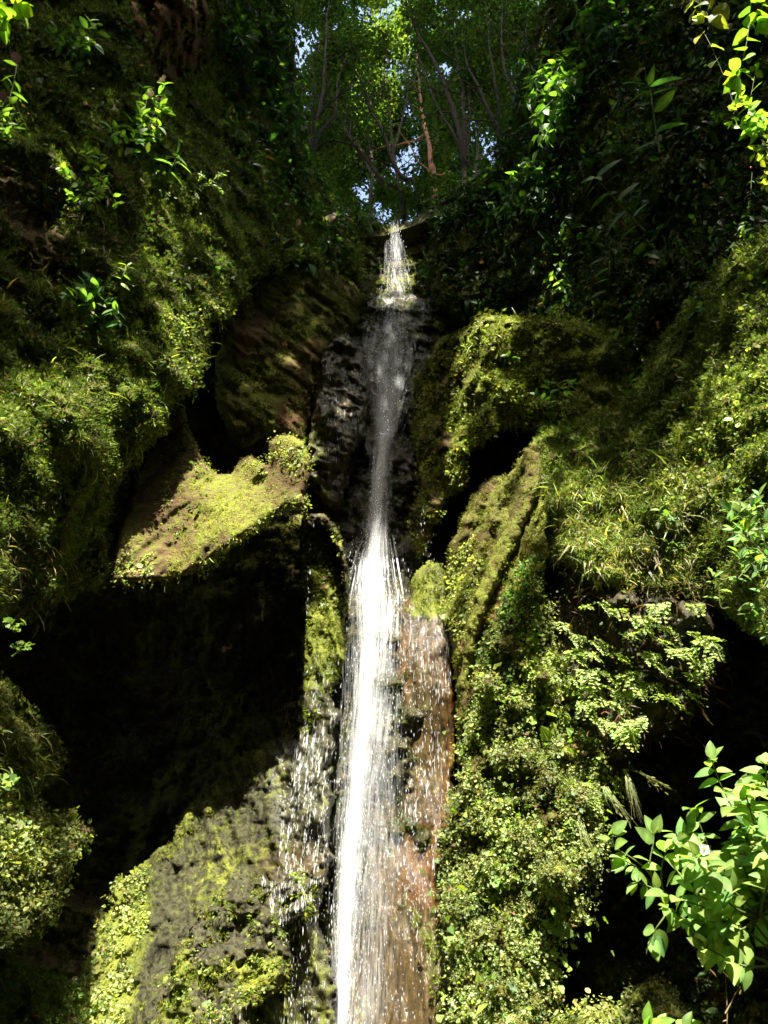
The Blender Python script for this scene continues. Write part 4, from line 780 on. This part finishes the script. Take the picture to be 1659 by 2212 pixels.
plant('climbing_vine', 'bright back-lit vine with rounded leaves hanging in the top right corner', 'vine',
    [[(1640, -60, 3.8), (1622, 10, 3.8), (1618, 60, 3.8), (1608, 115, 3.8), (1592, 160, 3.8)], [(1660, -60, 3.8), (1650, 0, 3.8), (1640, 50, 3.8)]], 36, (.17, .30, .04), n=11, span=(.05, 1), tm=tmpl_leaf(5, .7, .08, -.1), droop=.1, face=.4, rad=.004, lit=1.0, seed=11)
plant('climbing_vine', 'spreading vine with small bright leaves at the right edge under the corner vine', 'vine',
    twigs((1640, 250, 4.0), [(1580, 140), (1660, 165), (1670, 290), (1600, 285), (1575, 200)], 9, 4.0, 12) + [[(1600, 140, 4.0), (1592, 200, 4.0), (1585, 270, 4.0)]], 22, (.16, .29, .04), n=8, span=(.1, 1), tm=tmpl_leaf(4, .7, .08, -.1), droop=.1, face=.4, rad=.003, lit=1.0, seed=13)
bv = plant('berry_bush', 'yellow-green bush with tiny red berries at the right edge below the vines', 'bush',
    twigs((1690, 360, 4.2), [(1600, 330), (1650, 290), (1680, 300), (1680, 410), (1625, 400)], 10, 4.2, 14), 17, (.22, .27, .04), n=8, span=(.2, 1), tm=tmpl_leaf(4, .6, .08, -.1), rad=.003, lit=.8, seed=15)
for q, (u, v) in enumerate([(1634, 345), (1645, 328), (1622, 362), (1652, 372)]):
    b = Buf(); P = px(u, v, 4.05); tube(b, P + np.array([0, 0, 1]) * np.array([-.008, -.004, .004, .008])[:, None], [.002, .008, .008, .002], (1, 1, 1), 7); b.build('berry', BERRY, bv, True)
plant('trailing_plant', 'thin trailing stem with paired tiny leaves hanging below the berry bush', 'plant',
    [[(1625, 370, 4.6), (1620, 430, 4.6), (1608, 480, 4.6), (1602, 510, 4.6)]], 14, BRIGHT, n=9, span=(.1, 1), tm=LEAFS, rad=.002, lit=.5, seed=17, opposite=True)
plant('climbing_vine', 'pale yellow-green lobed-leaf vine at the top right beside the corner vine', 'vine',
    [[(1500, -60, 4.9), (1495, 10, 4.9), (1530, 80, 4.9), (1555, 150, 4.9), (1580, 225, 4.9)], [(1500, -40, 4.9), (1540, -10, 4.9), (1550, 30, 4.9)], [(1480, -40, 4.9), (1500, 10, 4.9), (1505, 40, 4.9)]], 34, (.28, .30, .06), n=7, span=(.1, .8), tm=tmpl_leaf(4, .85, .12, -.25), droop=.3, rad=.004, lit=.6, seed=19)
GINGER = tmpl_leaf(6, .36, .05, -.3)
GG = 'ginger lily stems on the shaded right cliff'
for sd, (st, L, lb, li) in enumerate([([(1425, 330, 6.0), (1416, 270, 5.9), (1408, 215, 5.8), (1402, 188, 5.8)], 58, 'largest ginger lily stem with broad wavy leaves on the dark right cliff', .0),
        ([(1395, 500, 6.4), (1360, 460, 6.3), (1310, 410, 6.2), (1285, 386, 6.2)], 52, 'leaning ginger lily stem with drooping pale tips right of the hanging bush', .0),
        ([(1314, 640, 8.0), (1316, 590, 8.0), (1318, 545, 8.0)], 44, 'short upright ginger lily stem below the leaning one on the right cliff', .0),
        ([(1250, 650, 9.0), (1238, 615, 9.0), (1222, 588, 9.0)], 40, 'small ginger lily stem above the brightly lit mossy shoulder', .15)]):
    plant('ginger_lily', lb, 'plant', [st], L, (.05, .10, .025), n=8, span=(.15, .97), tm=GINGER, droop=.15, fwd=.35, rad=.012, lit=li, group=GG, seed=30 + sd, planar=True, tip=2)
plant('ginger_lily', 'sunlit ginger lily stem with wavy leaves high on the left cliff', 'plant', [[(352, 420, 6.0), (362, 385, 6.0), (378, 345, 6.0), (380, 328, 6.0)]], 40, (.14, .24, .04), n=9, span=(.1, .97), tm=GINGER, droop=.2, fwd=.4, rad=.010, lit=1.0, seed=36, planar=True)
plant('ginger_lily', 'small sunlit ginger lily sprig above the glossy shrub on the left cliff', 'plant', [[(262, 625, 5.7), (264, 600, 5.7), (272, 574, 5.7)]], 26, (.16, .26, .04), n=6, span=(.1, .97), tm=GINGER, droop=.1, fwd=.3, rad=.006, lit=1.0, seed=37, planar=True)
plant('shrub', 'glossy broad-leaved shrub growing low on the left cliff above the mossy slope', 'shrub',
    twigs((225, 700, 5.8), [(150, 625), (205, 600), (260, 630), (280, 690), (230, 700), (190, 690)], 9, 5.5, 40) + [[(225, 700, 5.8), (215, 650, 5.6), (208, 608, 5.5)], [(225, 690, 5.8), (180, 650, 5.5), (150, 638, 5.4)]], 36, (.08, .16, .04), n=5, span=(.4, 1), tm=tmpl_leaf(5, .45, .1, -.15), droop=.1, rad=.006, lit=.8, seed=38)
fl = plant('flowering_shrub', 'sunlit shrub with cream flower heads high on the left cliff', 'shrub',
    twigs((300, 330, 6.6), [(240, 230), (300, 190), (345, 165), (385, 230), (370, 280), (300, 310), (240, 290)], 18, 6.3, 42), 25, (.12, .21, .035), n=6, span=(.35, 1), droop=.1, rad=.006, lit=None, seed=39)
for k, (u, v) in enumerate([(322, 196), (355, 176), (348, 172), (332, 212), (357, 214), (330, 270), (322, 205)]): [flower(fl, u + 5 * rng.normal(), v + 4 * rng.normal(), 6.35, 3.6, PETAL_C, 6) for _ in range(3)]
VOTE.append((px(rng.uniform(310, 392, 60), rng.uniform(165, 300, 60), np.full(60, 6.2)), .9, 3.0))
plant('heath_sprig', 'spiky sunlit heath sprig sticking out right of the ginger lily on the left cliff', 'plant',
    [[(395, 400, 6.6), (440, 402, 6.5), (488, 372, 6.4)], [(430, 403, 6.5), (460, 400, 6.4), (478, 412, 6.4)], [(425, 402, 6.5), (436, 385, 6.4), (432, 372, 6.4)], [(440, 402, 6.5), (466, 384, 6.4), (474, 374, 6.4)], [(400, 402, 6.6), (425, 420, 6.5), (424, 436, 6.5)]], 10, (.16, .22, .07), n=16, span=(.2, 1), tm=LEAFN, droop=-.1, fwd=1.0, spread=.7, rad=.007, lit=1.0, seed=41)
plant('leafy_shrub', 'arching shrub with rows of small light-green leaves on the upper left cliff', 'shrub',
    [[(190, 450, 5.8), (200, 400, 5.6), (190, 350, 5.5), (180, 322, 5.5)], [(200, 455, 5.8), (215, 420, 5.5), (222, 390, 5.4), (250, 440, 5.3)], [(190, 450, 5.8), (170, 400, 5.6), (140, 365, 5.5)], [(195, 455, 5.8), (175, 430, 5.6), (150, 420, 5.5)], [(200, 450, 5.8), (215, 380, 5.5), (212, 335, 5.4)], [(205, 450, 5.8), (200, 430, 5.4), (212, 410, 5.4)]], 20, (.14, .24, .035), n=10, span=(.2, 1), tm=tmpl_leaf(4, .6, .1, -.1), droop=.2, rad=.004, lit=.55, seed=43)
th = plant('thistle', 'tall leafy thistle with purple flower heads at the upper left edge', 'plant',
    [[(40, 310, 4.0), (22, 240, 3.9), (28, 180, 3.9), (34, 130, 3.9)], [(30, 300, 4.0), (5, 250, 3.9), (6, 212, 3.9)], [(30, 310, 4.0), (12, 280, 3.9), (-10, 250, 3.9)]], 24, (.13, .22, .04), n=13, span=(.1, .9), tm=LEAFN, wide=1.4, droop=.3, rad=.005, lit=.9, seed=45, tip=0)
flower(th, 34, 124, 3.85, 9, PETAL_P, 9, 'flower_head'); flower(th, 5, 207, 3.85, 8, PETAL_P, 9, 'flower_head')
plant('overhanging_shrub', 'bright leafy branch poking in at the top left corner', 'shrub', [[(-60, -40, 3.4), (-10, 0, 3.4), (35, 12, 3.4)], [(-60, 20, 3.4), (-20, 30, 3.4), (10, 45, 3.4)]], 44, (.17, .27, .03), n=6, span=(.3, 1), tm=tmpl_leaf(5, .7, .1, -.15), rad=.005, lit=.9, seed=47)
plant('leafy_shrub', 'dim broad-leaved shrub near the top of the left cliff beside the bare brown rock', 'shrub', twigs((190, 120, 6.2), [(100, 60), (170, 15), (235, 60), (235, 105), (160, 110)], 13, 5.9, 50), 24, (.06, .12, .025), n=6, span=(.3, 1), rad=.006, lit=.18, seed=49)
plant('leafy_shrub', 'shaded shrub with upright leaves on the rim left of the trees', 'shrub', twigs((520, 90, 9.2), [(455, 30), (520, 10), (580, 20), (570, 80), (490, 80)], 12, 8.9, 52), 22, (.06, .13, .025), n=6, span=(.3, 1), rad=.008, lit=.12, seed=51)
IG = 'dark leafy bushes clinging to the left rim'
for sd, (h, poly, lb, li, L) in enumerate([((590, 230, 9.8), [(545, 130), (630, 110), (650, 230), (580, 260)], 'dark leafy bush on the left rim level with the white sky gap', .10, 18),
        ((640, 340, 10.3), [(580, 280), (650, 250), (690, 380), (620, 400)], 'bush of dark oval leaves on the left rim beside the many-stemmed tree', .06, 18),
        ((690, 450, 11.0), [(600, 400), (700, 400), (750, 470), (720, 500), (640, 470)], 'low dark bush at the bottom of the left rim beside the blue sky opening', .08, 15),
        ((960, 470, 12.6), [(900, 440), (990, 390), (1010, 430), (930, 480)], 'low dark bush on the lip just right of the top of the upper plume', .05, 14),
        ((1050, 400, 12.4), [(985, 380), (1080, 330), (1090, 400), (1000, 430)], 'dark bush on the right rim under the fanning tree', .05, 15),
        ((800, 480, 12.9), [(750, 450), (830, 455), (840, 490), (770, 500)], 'thin dark bush on the lip just left of the top of the upper plume', .05, 12),
        ((610, 60, 10), [(570, -40), (640, -40), (640, 90), (580, 100)], 'topmost dark bush on the left rim at the upper edge of the picture', .10, 18)]):
    plant('rim_bush', lb, 'bush', twigs(h, poly, 20, h[2] - .3, 60 + sd, .3), L, (.05, .10, .02), n=7, span=(.25, 1), rad=.008, lit=li, group=IG, seed=60 + sd)
plant('leaf_sprig', 'tiny bright sprig on the dark rim left of the upper plume', 'plant', [[(705, 535, 10.6), (708, 525, 10.5), (712, 516, 10.5)]], 15, BRIGHT, n=4, rad=.004, lit=1.0, seed=66)
plant('leaf_rosette', 'faint rosette of leaves on the mossy bulge above the inner wall', 'plant', [[(470, 590, 7.9), (465, 575, 7.8), (462, 566, 7.8)], [(470, 590, 7.9), (480, 575, 7.8), (490, 570, 7.8)], [(470, 590, 7.9), (450, 572, 7.8), (446, 562, 7.8)]], 22, MID, n=4, rad=.004, lit=.3, seed=67)
# right rim
hb = plant('hanging_bush', 'large-leaved bush hanging off the right cliff with bright leaves near its top', 'bush',
    twigs((1260, 90, 8.9), [(1130, 130), (1200, 110), (1250, 150), (1230, 300), (1150, 300), (1120, 230)], 26, 8.4, 70, .3), 31, (.10, .20, .03), n=8, span=(.3, 1), droop=.55, face=.4, rad=.010, lit=None, seed=71)
VOTE.append((px(rng.uniform(1150, 1232, 160), rng.uniform(118, 205, 160), rng.uniform(7.9, 8.8, 160)), .85, 2.0)); VOTE.append((px(rng.uniform(1130, 1240, 90), rng.uniform(215, 330, 90), rng.uniform(7.9, 8.8, 90)), .08, 2.0))
plant('hanging_bush', 'dark drooping bush over the rim beside the upper plume with one lit spray', 'bush',
    twigs((1180, 330, 9.6), [(1040, 430), (1110, 340), (1200, 330), (1220, 440), (1120, 490), (1060, 490)], 26, 9.2, 72, .3), 29, (.06, .13, .025), n=8, span=(.3, 1), droop=.5, face=.4, rad=.010, lit=.04, seed=73)
plant('leaf_spray', 'lit spray of wavy leaves at the left tip of the dark drooping bush', 'plant', [[(1165, 345, 8.8), (1140, 362, 8.7), (1110, 380, 8.7)]], 30, (.16, .28, .03), n=7, span=(.1, 1), droop=.4, rad=.006, lit=1.0, seed=74)
plant('leaf_spray', 'pale lit spray hanging right of the wavy-leaved one against the dark cliff', 'plant', [[(1215, 385, 8.6), (1195, 400, 8.6), (1182, 430, 8.6)]], 24, (.22, .28, .12), n=7, span=(.1, 1), droop=.6, rad=.006, lit=1.0, seed=75)
plant('hanging_bush', 'dim green bush at the top of the right cliff left of the yellow-green vine', 'bush', twigs((1330, 60, 7.9), [(1230, -40), (1420, -40), (1400, 60), (1300, 110), (1240, 60)], 22, 7.5, 76, .3), 27, (.05, .11, .02), n=7, span=(.3, 1), rad=.010, lit=.06, seed=77)
plant('leafy_plant', 'small lit plant above the bright moss of the right shoulder', 'plant', [[(1200, 640, 9.3), (1192, 615, 9.1), (1184, 600, 9.1)], [(1205, 640, 9.3), (1215, 620, 9.1), (1225, 610, 9.1)]], 20, BRIGHT, n=6, rad=.005, lit=.6, seed=78)
plant('leafy_plant', 'two-tiered leafy sprig standing over the dark slot below the right shoulder', 'plant', [[(1200, 890, 8.6), (1192, 860, 8.4), (1186, 832, 8.4)], [(1200, 890, 8.6), (1222, 858, 8.4), (1230, 828, 8.4)], [(1200, 890, 8.6), (1180, 865, 8.4), (1160, 856, 8.4)]], 24, (.09, .19, .035), n=6, rad=.005, lit=.3, seed=79)
for sd, (u, v, D, L, lb, li) in enumerate([(1300, 660, 8.6, 26, 'low leafy plant in deep shade on the right cliff', .1), (1500, 660, 6.6, 26, 'three-leaved seedling on the shaded right cliff', .2), (1610, 600, 5.0, 24, 'leafy plant in half shade near the right edge', .5), (1340, 740, 8.2, 34, 'grey-leaved palmate plant in the middle of the shaded right cliff', .1), (1100, 770, 9.0, 18, 'leafy tuft on the lit crown of the right shoulder', .5), (1430, 1110, 6.3, 20, 'pair of pale leaves in the grass of the right cliff', .9), (1452, 1175, 6.1, 20, 'star-shaped seedling in the sunlit grass of the right cliff', 1.0)]):
    plant('leafy_plant', lb, 'plant', [[(u, v + 22, D), (u - 4, v + 8, D - .1), (u - 6, v - 6, D - .15)], [(u, v + 22, D), (u + 10, v + 8, D - .1), (u + 18, v, D - .15)]], L, (.09, .16, .035), n=5, rad=.004, lit=li, seed=82 + sd)
plant('seedling', 'cluster of bright leaves cut off by the bottom edge right of the mound', 'plant', [[(1440, 2290, 3.5), (1430, 2230, 3.5), (1425, 2205, 3.5)], [(1440, 2290, 3.5), (1405, 2225, 3.5), (1395, 2212, 3.5)], [(1440, 2290, 3.5), (1460, 2225, 3.5), (1470, 2210, 3.5)]], 44, (.17, .29, .04), n=4, span=(.6, 1), rad=.004, lit=1.0, seed=91)
for sd, (u, v, D, lb) in enumerate([(38, 1352, 5.6, 'small pale fern alone on the dark lower edge of the left cliff'), (50, 1398, 5.7, 'small fern just under the pale one at the left edge'), (16, 1690, 5.2, 'bright little fern on the left outcrop above the round leaves')]):
    plant('small_fern', lb, 'fern', [[(u - 10, v + 14, D), (u, v, D - .1), (u + 16, v - 8, D - .15)], [(u - 10, v + 14, D), (u - 10, v, D - .1), (u - 18, v - 6, D - .1)]], 13, (.17, .26, .05), n=9, span=(.1, 1), tm=FAN, rad=.002, lit=.7, seed=95 + sd)
cane = plant('dry_cane', 'thin dry cane standing below the broad-leaved shrub', 'cane', [[(1566, 2290, 4.2), (1567, 2212, 4.2), (1570, 2140, 4.2), (1571, 2060, 4.2)], [(1567, 2190, 4.2), (1590, 2150, 4.2), (1598, 2130, 4.2), (1560, 2085, 4.1)]], 12, (.2, .16, .07), n=3, span=(.4, .6), tm=LEAFN, rad=.004, lit=.3, seed=99, tip=0, stemcol=(.2, .15, .08))

# maidenhair ferns hanging on the earthy wall
def fern_buffers(r, size):
    """one fern of several fronds, each a flat triangle of fan-shaped leaflets, as metres round its root"""
    f, s = Buf(), Buf()
    for k in range(r.integers(2, 5)):
        th = r.uniform(-1.1, 1.1); d = unit(np.array([math.sin(th) * .8, -.62, -.50 + .2 * r.normal()])); L = size * r.uniform(.7, 1.1)
        t = np.linspace(0, 1, 9); W = d * L * t[:, None] + np.array([0, 0, -.35 * L]) * (t ** 2)[:, None]
        tube(s, W, .0018, (.03, .02, .012), 4); sd = unit(np.cross(d, UP)); up = unit(np.cross(sd, d) * np.sign(np.cross(sd, d)[2]) + .3 * r.normal(size=3) * .3)
        P, A, S = [], [], []
        for i in range(2, 9):
            wd = (1 - i / 9.5) * .62 * L + .04 * L; m_ = max(1, int(wd / (.10 * L)))
            for sg in (-1, 1):
                for q in range(m_): P.append(W[i] + sd * sg * wd * (q + .6) / m_ - d * .06 * L * q / m_ + .012 * L * r.normal(size=3)); A.append(unit(sd * sg * .6 + d * .7 - UP * .35 + .3 * r.normal(size=3))); S.append(.17 * L * r.uniform(.8, 1.25))
        P, A, S = map(np.array, (P, A, S)); instance(f, FAN, P, A, np.tile(up, (len(P), 1)) + .25 * r.normal(size=(len(P), 3)), S, tints(len(P), (.27, .34, .10), .2, .08, r))
    return f, s
proto = []
for k in range(6):
    f, s = fern_buffers(np.random.default_rng(200 + k), .19)
    root = empty('maidenhair_fern'); f.build('frond', LEAF_M, root); s.build('stalk', STEM_M, root); proto.append(root)
FERN_LB = 'pale green maidenhair fern hanging under the grassy overhang on the right'
used = set(); fr = np.random.default_rng(31); fern_xy = []
FP = np.array([(1190, 1290), (1290, 1285), (1510, 1300), (1530, 1400), (1500, 1500), (1400, 1545), (1340, 1600), (1270, 1600), (1200, 1480)], float)
while len(fern_xy) < 42:
    q = fr.uniform(FP.min(0), FP.max(0))
    if sdf(FP, q[:1], q[1:])[0] > 0 and all((q[0] - a) ** 2 + (q[1] - b) ** 2 > 30 ** 2 for a, b in fern_xy): fern_xy.append(tuple(q))
fern_xy += [(1295, 1650), (1330, 1668), (1372, 1665), (1395, 1690), (1250, 1690), (1270, 1720), (1418, 1655), (1300, 1700), (1110, 1420), (1060, 1500), (1085, 1600), (1130, 1690), (1160, 1560), (1230, 1760)]
for k, (u, v) in enumerate(fern_xy):
    for m in (fernwall, lower, terrain):
        P, N, ok, D, s_ = at(m, u, v)
        if bool(ok) and D < 9.2: break
    P = px(u, v, float(D) - (.18 if m is fernwall else .03)); pr = proto[k % 6]
    if k < 6: root = pr
    else:
        root = pr.copy(); COL.objects.link(root)
        for ch in list(pr.children):
            c2 = ch.copy(); COL.objects.link(c2); c2.parent = root
    low = k >= 50
    tag(root, 'lacy maidenhair fern among the tiny round leaves of the sunlit bluff' if low else FERN_LB, 'fern', 'maidenhair ferns on the sunlit bluff' if low else 'maidenhair ferns under the overhang')
    sc_ = fr.uniform(.75, 1.35) * (.8 if low else 1); root.location = P; root.scale = (sc_,) * 3; root.rotation_euler = (fr.uniform(-.3, .3), 0, fr.uniform(-.5, .5))
    VOTE.append((P + np.array([(0, -.1, 0), (.1, -.2, -.05), (-.1, -.2, -.05), (0, -.28, -.12)]) * sc_, .95 if u < 1500 and v < 1590 else .8, 2.0))

# hanging grass tufts and roots
def hanging(name, label, cat, u0, v0, D, n, du, dv, seed, tint, width=.010, lit=.9, seedhead=False):
    r = np.random.default_rng(seed); root = empty(name, px(u0, v0, D)); tag(root, label, cat); b = Buf(); h = Buf()
    for k in range(n):
        e = r.uniform(.45, 1.1); x = du * e * r.uniform(.5, 1.3) + 9 * r.normal(); W = smooth_path([px(u0 + 4 * r.normal(), v0, D), px(u0 + x * .4 + 3 * r.normal(), v0 + dv * e * .35, D - .12), px(u0 + x, v0 + dv * e, D - .10 + .05 * r.normal())], 9)
        tube(b, W, np.linspace(width * .35, width * .1, 9), tints(1, tint, .25, .1, r)[0], 4); VOTE.append((W[3::3], lit, 2.0))
        if seedhead and k % 2 == 0: instance(h, LEAFN, W[5:] , unit(W[5:] - W[4:-1] + .01 * r.normal(size=(4, 3))), r.normal(size=(4, 3)), np.full(4, .045), (.2, .2, .09))
    b.build('stalk', STEM_M, root, True)
    if h.n: h.build('seed_head', LEAF_M, root)
hanging('grass_tuft', 'pale grass tuft hanging straight down beside the ferns left of the shrub', 'grass tuft', 1350, 1662, 7.2, 26, 34, 110, 1, (.26, .28, .11))
hanging('grass_tuft', 'grass tuft with seed heads arching right from the lowest ferns', 'grass tuft', 1375, 1665, 7.2, 12, 66, 44, 2, (.22, .25, .08), seedhead=True)
hanging('grass_tuft', 'thin grass tuft drooping diagonally above the small broad-leaved shrub', 'grass tuft', 1304, 1700, 7.3, 20, 48, 76, 3, (.20, .25, .08), seedhead=True)
hanging('grass_tuft', 'grass tuft drooping over the round leaves at the bluff edge', 'grass tuft', 1248, 1768, 7.3, 24, 36, 84, 4, (.26, .30, .11))
hanging('grass_tuft', 'grass tuft dangling from the lower corner of the sunlit ledge', 'grass tuft', 300, 1262, 7.7, 16, 14, 40, 5, (.20, .26, .10), .012)
hanging('root', 'pale bare roots dangling under the ferns on the earthy wall', 'root', 1341, 1490, 7.3, 4, 30, 118, 6, (.30, .22, .14), .022, .8)
hanging('root', 'short curled root left of the dangling pale roots', 'root', 1338, 1548, 7.3, 2, -30, 50, 7, (.26, .18, .11), .016, .6)

# ------------------------------------------------------------------ unseen leaf screens added over the gorge, laid cell by cell where shade is wanted
def shade_screen(Z0, c_, box, rock_too, votes, name, clear=None):
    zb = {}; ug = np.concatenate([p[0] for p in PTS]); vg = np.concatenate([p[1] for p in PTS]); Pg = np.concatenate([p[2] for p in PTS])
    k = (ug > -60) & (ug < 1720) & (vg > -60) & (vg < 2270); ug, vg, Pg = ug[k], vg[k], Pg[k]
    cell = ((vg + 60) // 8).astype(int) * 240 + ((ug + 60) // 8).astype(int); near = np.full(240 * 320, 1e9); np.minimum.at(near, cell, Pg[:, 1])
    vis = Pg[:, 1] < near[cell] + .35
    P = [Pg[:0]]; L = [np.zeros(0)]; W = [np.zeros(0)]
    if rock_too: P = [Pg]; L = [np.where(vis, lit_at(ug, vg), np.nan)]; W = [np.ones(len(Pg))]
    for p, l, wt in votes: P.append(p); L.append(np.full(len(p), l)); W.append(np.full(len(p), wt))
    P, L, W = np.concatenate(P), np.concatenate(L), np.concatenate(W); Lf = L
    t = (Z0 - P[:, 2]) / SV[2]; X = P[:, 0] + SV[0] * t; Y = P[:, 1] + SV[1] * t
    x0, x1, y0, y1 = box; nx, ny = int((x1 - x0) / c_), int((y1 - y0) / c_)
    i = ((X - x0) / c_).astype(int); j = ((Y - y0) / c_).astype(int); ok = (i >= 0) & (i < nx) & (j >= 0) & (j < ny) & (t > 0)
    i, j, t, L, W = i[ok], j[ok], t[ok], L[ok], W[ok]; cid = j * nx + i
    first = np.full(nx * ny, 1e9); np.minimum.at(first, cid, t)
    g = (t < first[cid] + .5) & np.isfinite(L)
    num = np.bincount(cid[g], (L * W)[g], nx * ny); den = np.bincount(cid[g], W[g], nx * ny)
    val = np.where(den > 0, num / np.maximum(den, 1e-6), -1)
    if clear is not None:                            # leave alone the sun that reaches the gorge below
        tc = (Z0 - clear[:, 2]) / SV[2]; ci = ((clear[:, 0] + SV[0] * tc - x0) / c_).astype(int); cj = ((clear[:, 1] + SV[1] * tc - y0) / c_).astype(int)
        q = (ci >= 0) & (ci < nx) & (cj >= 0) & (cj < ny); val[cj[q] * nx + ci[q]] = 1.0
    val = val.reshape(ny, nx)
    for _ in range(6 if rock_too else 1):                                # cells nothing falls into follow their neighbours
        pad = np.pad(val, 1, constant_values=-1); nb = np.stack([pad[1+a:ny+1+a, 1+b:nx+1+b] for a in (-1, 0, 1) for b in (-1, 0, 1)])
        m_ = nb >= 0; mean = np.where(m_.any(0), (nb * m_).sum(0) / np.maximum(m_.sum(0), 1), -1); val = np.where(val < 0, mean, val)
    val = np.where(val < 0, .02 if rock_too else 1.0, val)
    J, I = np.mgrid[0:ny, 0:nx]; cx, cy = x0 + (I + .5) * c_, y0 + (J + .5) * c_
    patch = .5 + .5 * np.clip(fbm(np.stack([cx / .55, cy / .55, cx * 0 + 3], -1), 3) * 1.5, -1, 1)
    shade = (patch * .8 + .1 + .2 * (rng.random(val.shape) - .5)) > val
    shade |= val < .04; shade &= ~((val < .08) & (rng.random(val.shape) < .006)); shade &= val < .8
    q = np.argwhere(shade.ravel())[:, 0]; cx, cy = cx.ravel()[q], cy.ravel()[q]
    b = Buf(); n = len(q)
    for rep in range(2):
        # somewhere up or down the sun's own direction, so the screen has depth
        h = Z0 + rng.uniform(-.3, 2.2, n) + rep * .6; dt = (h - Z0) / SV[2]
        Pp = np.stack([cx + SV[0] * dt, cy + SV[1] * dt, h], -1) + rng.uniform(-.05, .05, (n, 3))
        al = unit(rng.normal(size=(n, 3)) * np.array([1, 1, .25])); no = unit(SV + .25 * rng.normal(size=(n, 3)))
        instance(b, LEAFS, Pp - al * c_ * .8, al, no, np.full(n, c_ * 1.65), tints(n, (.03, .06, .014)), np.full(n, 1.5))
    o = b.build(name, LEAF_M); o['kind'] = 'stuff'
    if rock_too: return P[np.isfinite(Lf) & (np.nan_to_num(Lf) > .3)]
SUNNY = shade_screen(25.0, .14, (-12.0, 12.0, -12.0, 11.0), True, VOTE, 'unseen_shade_leaves')
shade_screen(62.0, .22, (-14.0, 14.0, -16.0, 24.0), False, TREE_VOTE, 'unseen_shade_leaves', SUNNY)  # higher unseen screen, added to darken the trees above the lip

# leaves added against skylight and the gorge sides that close in behind the camera
def surround():
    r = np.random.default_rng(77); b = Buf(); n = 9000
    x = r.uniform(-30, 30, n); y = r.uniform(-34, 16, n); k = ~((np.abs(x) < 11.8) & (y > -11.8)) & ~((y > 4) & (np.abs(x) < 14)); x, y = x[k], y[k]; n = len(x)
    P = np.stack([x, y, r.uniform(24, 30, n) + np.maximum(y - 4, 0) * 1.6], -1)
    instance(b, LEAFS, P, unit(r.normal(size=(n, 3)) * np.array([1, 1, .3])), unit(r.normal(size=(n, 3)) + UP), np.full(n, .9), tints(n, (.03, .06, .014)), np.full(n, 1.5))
    o = b.build('unseen_shade_leaves', LEAF_M); o['kind'] = 'stuff'
    th = np.radians(np.linspace(155, 385, 120)); zz = np.linspace(-1, 24, 40); T_, Z_ = np.meshgrid(th, zz)
    rad = 9.5 + .05 * Z_; q = np.stack([rad * np.cos(T_), rad * np.sin(T_) * 1.1, Z_], -1); q = q * (1 + .10 * fbm(q * .35, 4)[..., None] * np.array([1, 1, 0])) + np.array([0, -3.0, 0])
    ii = np.arange(120 * 40).reshape(40, 120); Q = np.stack([ii[:-1, :-1].ravel(), ii[:-1, 1:].ravel(), ii[1:, 1:].ravel(), ii[1:, :-1].ravel()], 1); o1 = np.ones(4800)
    o = mesh('terrain', q.reshape(-1, 3), [Q], ROCK, None, {'moss': o1 * .35, 'wet': o1 * .2, 'rust': o1 * .2}, True); o['kind'] = 'structure'
surround()
